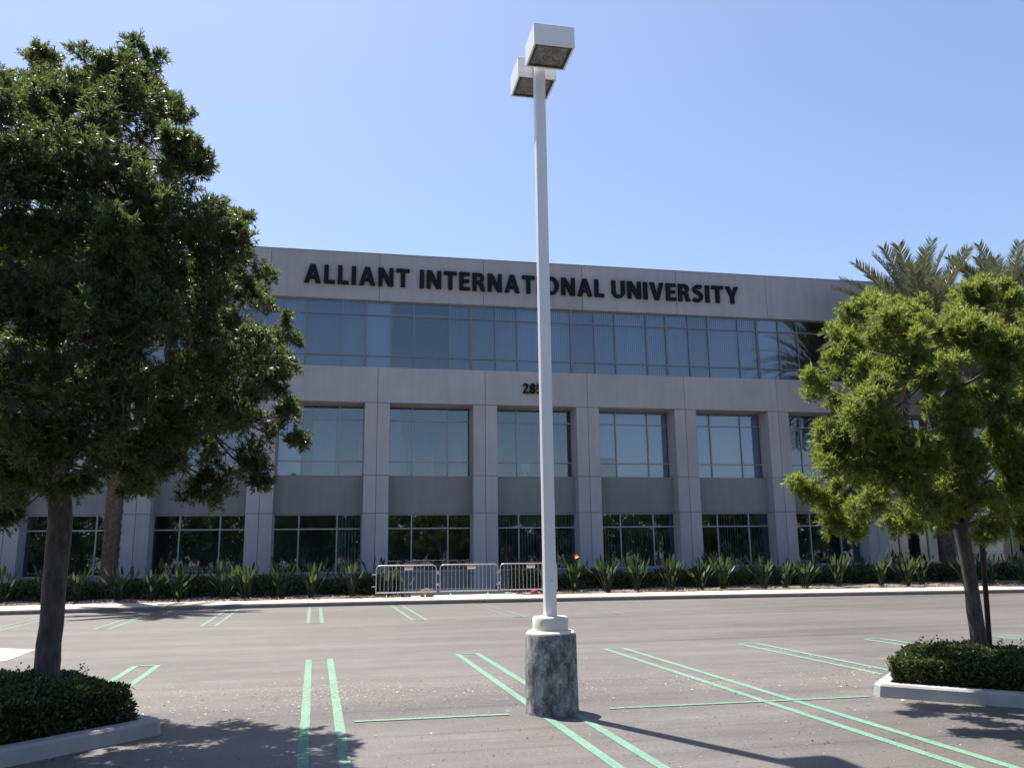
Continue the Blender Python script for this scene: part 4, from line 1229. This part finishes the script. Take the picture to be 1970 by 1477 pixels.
# ================================================================ PALMS
def frond_mesh(name, L_, droop, seed, nl=62):
    rr = random.Random(seed)
    m = MB()
    def at(s):
        a = 0.0
        x = L_ * s * math.cos(0.12 * s)
        z = L_ * (0.10 * s - droop * s * s * s)
        return Vector((x, 0.0, z))
    pts = [at(k / 9) for k in range(10)]
    m.cur = 1
    m.tube(pts, [0.045 * (1 - k / 10.5) + 0.004 for k in range(10)], 5)
    m.cur = 0
    for k in range(nl):
        s = 0.14 + 0.86 * (k + rr.random() * 0.5) / nl
        p = at(s)
        d = (at(min(1, s + 0.02)) - at(s - 0.02)).normalized()
        ll = L_ * 0.135 * (0.55 + 0.9 * math.sin(PI * min(1, 0.12 + s * 0.83))) * rr.uniform(0.85, 1.1)
        for sd in (-1, 1):
            up = rr.uniform(0.25, 0.75)
            dv = (d * rr.uniform(0.75, 1.05) + Vector((0, sd * rr.uniform(0.6, 0.9), up * 0.7))).normalized()
            w = Vector((0, 0, 1)).cross(dv).normalized() * 0.022 + Vector((0, 0, 0.008))
            q = p + dv * ll * 0.5
            e = p + dv * ll + Vector((0, 0, -0.06 * ll))
            m.add([p - w * 0.5, q - w, e, q + w, p + w * 0.5], [(0, 1, 2, 3, 4)])
    return m.mesh(name, [M['frond'], M['frond_stem']])
FR = [frond_mesh('frond', 4.1, d, 20 + i, 76) for i, d in enumerate((0.14, 0.30, 0.50))]
def palm_trunk(h, r):
    m = MB()
    # overlapping old leaf bases in a spiral on a tapering core
    m.tube([(0, 0, 0), (0, 0, 0.4), (0, 0, h * 0.5), (0, 0, h)], [r * 1.12, r * 1.0, r * 0.92, r * 0.92], 16)
    nr = int(h / 0.085)
    for k in range(nr):
        z = 0.1 + k * 0.085
        for q in range(3):
            a = k * 0.62 + q * 2 * PI / 3
            c, s = math.cos(a), math.sin(a)
            rr0, rr1 = r * 0.90, r * 1.10
            w = 0.13
            def P_(rad, tang, zz):
                return (c * rad - s * tang, s * rad + c * tang, zz)
            m.add([P_(rr0, -w, z), P_(rr0, w, z), P_(rr1, w * 0.55, z + 0.13), P_(rr1, -w * 0.55, z + 0.13), P_(rr0 * 0.92, -w * 0.6, z + 0.15), P_(rr0 * 0.92, w * 0.6, z + 0.15)],
                  [(0, 1, 2, 3), (3, 2, 5, 4), (0, 3, 4), (1, 5, 2)])
    return m.mesh('trunk', M['palm_bark'])
PT = {}
def palm(x, y, h, label, seed, r=0.30, nf=60, fs_=1.0):
    rr = random.Random(seed)
    t = thing('palm_tree', (x, y, 0.10), label, 'palm tree', 'date palms along the building')
    key = round(h, 1)
    if key not in PT:
        PT[key] = palm_trunk(h, r)
    link('trunk', PT[key], t)
    for k in range(nf):
        f_ = (k + 0.5) / nf
        el = math.radians(80 - 126 * f_ ** 0.95 + rr.uniform(-7, 7))
        az = k * 2.39996 + rr.uniform(-0.2, 0.2)
        me = FR[0 if f_ < 0.35 else (1 if f_ < 0.75 else 2)]
        o = link('frond', me, t, (0.12 * math.cos(az), 0.12 * math.sin(az), h - 0.25 + 0.5 * (1 - f_)))
        o.rotation_mode = 'XYZ'
        o.rotation_euler = Matrix.Rotation(az, 3, 'Z').to_4x4().to_3x3().__matmul__(Matrix.Rotation(-el, 3, 'Y')).to_euler()
        sc = rr.uniform(0.88, 1.08) * fs_
        o.scale = (sc, sc, sc)
    fs = MB()
    for k in range(9):
        az = rr.uniform(0, 2 * PI)
        c, s = math.cos(az), math.sin(az)
        fs.tube([(0.1 * c, 0.1 * s, h), (0.5 * c, 0.5 * s, h + 0.55), (0.95 * c, 0.95 * s, h + 0.35)], [0.03, 0.02, 0.012], 5)
        for q in range(14):
            e = Vector((0.95 * c, 0.95 * s, h + 0.35)) + Vector((rr.gauss(0, .16), rr.gauss(0, .16), -rr.uniform(0.1, 0.5)))
            fs.tube([(0.93 * c, 0.93 * s, h + 0.36), e], [0.008, 0.004], 3, cap=False)
    fs.build('fruit_stalks', M['frond_stem'], t, smooth=True)
    return t
palm(-8.62, 35.0, 16.0, 'rough brown palm trunk between the left tree trunk and a pilaster', 1, 0.30, 40, 0.70)
palm(28.0, 35.0, 11.5, 'date palm whose full crown rises above the roof left of the right tree top', 2, 0.30, 70, 1.16)
palm(33.0, 35.0, 12.6, 'date palm showing only its upper fronds behind the top of the right tree', 3)
palm(36.6, 34.6, 13.0, 'date palm cut by the right edge of the photo behind the bright tree', 4)

# ================================================================ BIRD OF PARADISE PLANTS
def strel_leaf(name, L_, bl, bw, bend, seed):
    """long stalk with a paddle blade folded along its midrib, growing up +z and bending to +x"""
    rr = random.Random(seed)
    m = MB()
    def at(s):
        return Vector((bend * L_ * s * s, 0.0, L_ * s * (1 - 0.16 * abs(bend) * s)))
    m.tube([at(k / 6 * (1 - bl)) for k in range(7)], [0.015 - 0.0012 * k for k in range(7)], 5)
    N = 7
    rows = []
    for k in range(N + 1):
        s = (1 - bl) + bl * k / N
        p = at(s)
        w = bw * math.sin(PI * min(1.0, 0.05 + 0.95 * (k / N)) ** 0.85) * (1 if 0 < k < N else 0.12)
        rows.append((p + Vector((0.35 * w, -w, 0.0)), p, p + Vector((0.35 * w, w, 0.0))))
    b0 = len(m.v)
    vs = [v for r in rows for v in r]
    fs = []
    for k in range(N):
        a = k * 3
        fs += [(a, a + 1, a + 4, a + 3), (a + 1, a + 2, a + 5, a + 4)]
    m.add(vs, fs)
    return m.mesh(name, M['leaf_strel'], True)
SL = [strel_leaf('leaf', 1.25, 0.32, 0.052, 0.10, 1), strel_leaf('leaf', 1.42, 0.30, 0.048, 0.20, 2), strel_leaf('leaf', 1.12, 0.34, 0.052, 0.36, 3),
      strel_leaf('leaf', 0.80, 0.42, 0.050, 0.30, 4), strel_leaf('leaf', 0.45, 0.50, 0.045, 0.5, 5)]
def strel(x, y, z, label, group, seed, nleaf, sc, flower=False, low=False):
    rr = random.Random(seed)
    t = thing('bird_of_paradise_plant', (x, y, z), label, 'plant', group)
    for k in range(nleaf):
        q = rr.random()
        me = SL[0] if q < 0.34 else SL[1] if q < 0.66 else SL[2] if q < 0.88 else SL[3] if q < 0.96 else SL[4]
        az = rr.uniform(0, 2 * PI)
        rad = rr.uniform(0.02, 0.13)
        o = link('leaf', me, t, (rad * math.cos(az), rad * math.sin(az), 0.0))
        o.rotation_euler = Matrix.Rotation(az + rr.uniform(-.5, .5), 3, 'Z').__matmul__(Matrix.Rotation(rr.uniform(0.0, 0.34), 3, 'Y')).__matmul__(Matrix.Rotation(rr.uniform(-2.6, 2.6), 3, 'Z')).to_euler() if rr.random() < 0.35 else Matrix.Rotation(az + rr.uniform(-.4, .4), 3, 'Z').__matmul__(Matrix.Rotation(abs(rr.gauss(0.06, 0.17)), 3, 'Y')).to_euler()
        s = sc * rr.uniform(0.8, 1.15)
        o.scale = (s, s, s)
    if flower:
        m = MB()
        m.cur = 0
        m.tube([(0, 0, 0), (0.03, -0.02, 0.7), (0.05, -0.04, 1.28)], [0.012, 0.01, 0.009], 5)
        m.tube([(0.04, -0.04, 1.26), (0.14, -0.05, 1.30), (0.26, -0.06, 1.31)], [0.02, 0.018, 0.003], 6)
        m.cur = 1
        for k in range(5):
            a = 0.5 + k * 0.35
            m.add([(0.06, -0.05, 1.30), (0.06 + 0.10 * math.cos(a), -0.08, 1.30 + 0.10 * math.sin(a)), (0.06 + 0.20 * math.cos(a), -0.05, 1.30 + 0.20 * math.sin(a)), (0.05 + 0.09 * math.cos(a), -0.02, 1.31 + 0.10 * math.sin(a))], [(0, 1, 2, 3)])
        m.build('flower', [M['leaf_strel'], M['petal']], t)
    return t
ORD = ['first', 'second', 'third', 'fourth', 'fifth', 'sixth', 'seventh', 'eighth', 'ninth', 'tenth', 'eleventh', 'twelfth', 'thirteenth', 'fourteenth', 'fifteenth', 'sixteenth', 'seventeenth', 'eighteenth', 'nineteenth', 'twentieth']
GF = 'front row of bird of paradise plants along the sidewalk'
left_x = [0.55, -0.75, -1.95, -3.15, -4.3, -5.45, -6.6, -7.75, -9.0, -10.0, -11.3, -12.6]
for k, x in enumerate(left_x):
    x += random.uniform(-0.28, 0.28)
    strel(x, interp(INNER, x) + random.uniform(0.3, 0.95), 0.13, 'leafy bird of paradise plant, %s in the front row counting left from the barriers' % ORD[k], GF, 100 + k, random.randint(12, 22), random.uniform(0.78, 1.08))
strel(1.75, 32.25, 0.13, 'bird of paradise plant seen through the bars of the left barrier', GF, 150, 13, 0.9)
strel(2.4, 32.5, 0.13, 'small bird of paradise plant close to the brown sack behind the left barrier', GF, 151, 9, 0.75)
strel(7.85, 32.0, 0.13, 'bird of paradise plant half hidden by the white lamp pole', GF, 152, 10, 0.85)
right_x = [9.03, 10.5, 11.65, 12.8, 14.0, 15.2, 16.5, 17.45, 18.6, 19.95, 21.3, 22.4, 23.6, 24.9, 26.2, 27.5, 28.7, 30.0, 31.3]
for k, x in enumerate(right_x):
    lab = 'bird of paradise plant with an orange flower just right of the lamp pole' if k == 0 else 'leafy bird of paradise plant, %s in the front row counting right from the lamp pole' % ORD[k]
    x += random.uniform(-0.25, 0.25) if k else 0
    strel(x, interp(INNER, x) + random.uniform(0.4, 1.0), 0.13, lab, GF, 200 + k, random.randint(16, 28), random.uniform(0.82, 1.12), k in (0,))
GR = 'shaded bird of paradise plants behind the front row'
LR = 'dark shaded bird of paradise plant between the front row and the building wall'
kx = -13.5
kk_ = 0
while kx < 32:
    for row in (0, 1):
        x = kx + row * 0.7 + random.uniform(-0.25, 0.25)
        y = (34.3 if row == 0 else 36.6) + random.uniform(-0.5, 0.5)
        if 2.5 < x < 7.0 or (-9.4 < x < -7.9 and y < 35.8):
            continue
        strel(x, y, 0.12, LR, GR, 400 + kk_, 10, random.uniform(0.85, 1.12))
        kk_ += 1
    kx += 1.45
# dense low shrubs that fill the bed behind the plants
def shrub_mesh(n, lx, ly, h, seed):
    r = np.random.default_rng(seed)
    x, y = r.uniform(-lx / 2, lx / 2, n), r.uniform(-ly / 2, ly / 2, n)
    top = h * (0.82 + 0.13 * np.sin(x * 2.1 + seed) + 0.1 * np.sin(x * 5.2) * np.cos(y * 4))
    z = top * r.uniform(0, 1, n) ** 0.6
    P = np.stack([x, y, z], 1)
    D = r.normal(size=P.shape) + np.array([0, -0.2, 0.5])
    s = r.uniform(0.07, 0.15, n)
    return leaf_mesh('foliage', P, D, s, s * 0.5, M['leaf_hedge'])
SHM = [shrub_mesh(9000, 4.2, 1.7, 0.85, 5), shrub_mesh(9000, 4.2, 1.7, 0.78, 6)]
SST = MB()
for k in range(16):
    x, y = random.uniform(-1.9, 1.9), random.uniform(-0.7, 0.7)
    SST.tube([(x, y, -0.1), (x + 0.05, y, 0.3), (x + random.uniform(-.1, .1), y, 0.62)], [0.014, 0.01, 0.004], 5)
SSM = SST.mesh('stems', M['bark'], True)
for k, x in enumerate([-12.2, -8.1, -4.0, 0.3, 9.2, 13.3, 17.4, 21.5, 25.6, 29.7]):
    t = thing('shrub', (x, 35.3, 0.12), 'dense dark shrub filling the shaded bed at the foot of the building', 'shrub', 'dark shrubs along the building wall')
    link('foliage', SHM[k % 2], t)
    tag(link('stems', SSM, t), kind='stuff')

# ================================================================ TREES ACROSS THE LOT (they show as reflections in the glass)
GB = 'trees across the lot, mirrored in the windows'
fl_ = []
r3 = random.Random(8)
for k in range(46):
    a, q = r3.uniform(0, 2 * PI), math.sqrt(r3.random()) * 2.9
    zz = r3.uniform(0.8, 6.4)
    sc = max(0.45, 1 - ((zz - 3.8) / 3.6) ** 2)
    fl_.append((q * math.cos(a) * sc, q * math.sin(a) * sc, zz, r3.uniform(0.6, 0.95)))
far_crown = tree_crown(fl_, 2.6, 0.36, 7, 7, 0.24, 0.11, M['leaf_far'], 0.6)
FT = [((0, 0, 0.0), 0.15), ((0, 0, 1.6), 0.12), ((0.05, 0, 4.0), 0.07), ((0, 0, 6.2), 0.02)]
t0 = tree('shade_tree', FT, fl_, 'dark leafy tree mirrored in the ground floor windows', far_crown, 9, 0.05, GB, 0, 8)
for k in range(26):
    t = t0 if k == 0 else copy_tree(t0)
    t.location = (-38 + 3.9 * k + r3.uniform(-1, 1), r3.uniform(-27, -13), 0)
    t.rotation_euler.z = r3.uniform(0, 6.28)
    s = r3.uniform(0.85, 1.12)
    t.scale = (s, s, s)
for k in range(15):
    t = copy_tree(t0)
    t.location = (-44 + 8.4 * k + r3.uniform(-1.5, 1.5), r3.uniform(-42, -34), 0)
    t.rotation_euler.z = r3.uniform(0, 6.28)
    s = r3.uniform(1.2, 1.35)
    t.scale = (s * 1.15, s * 1.15, s)
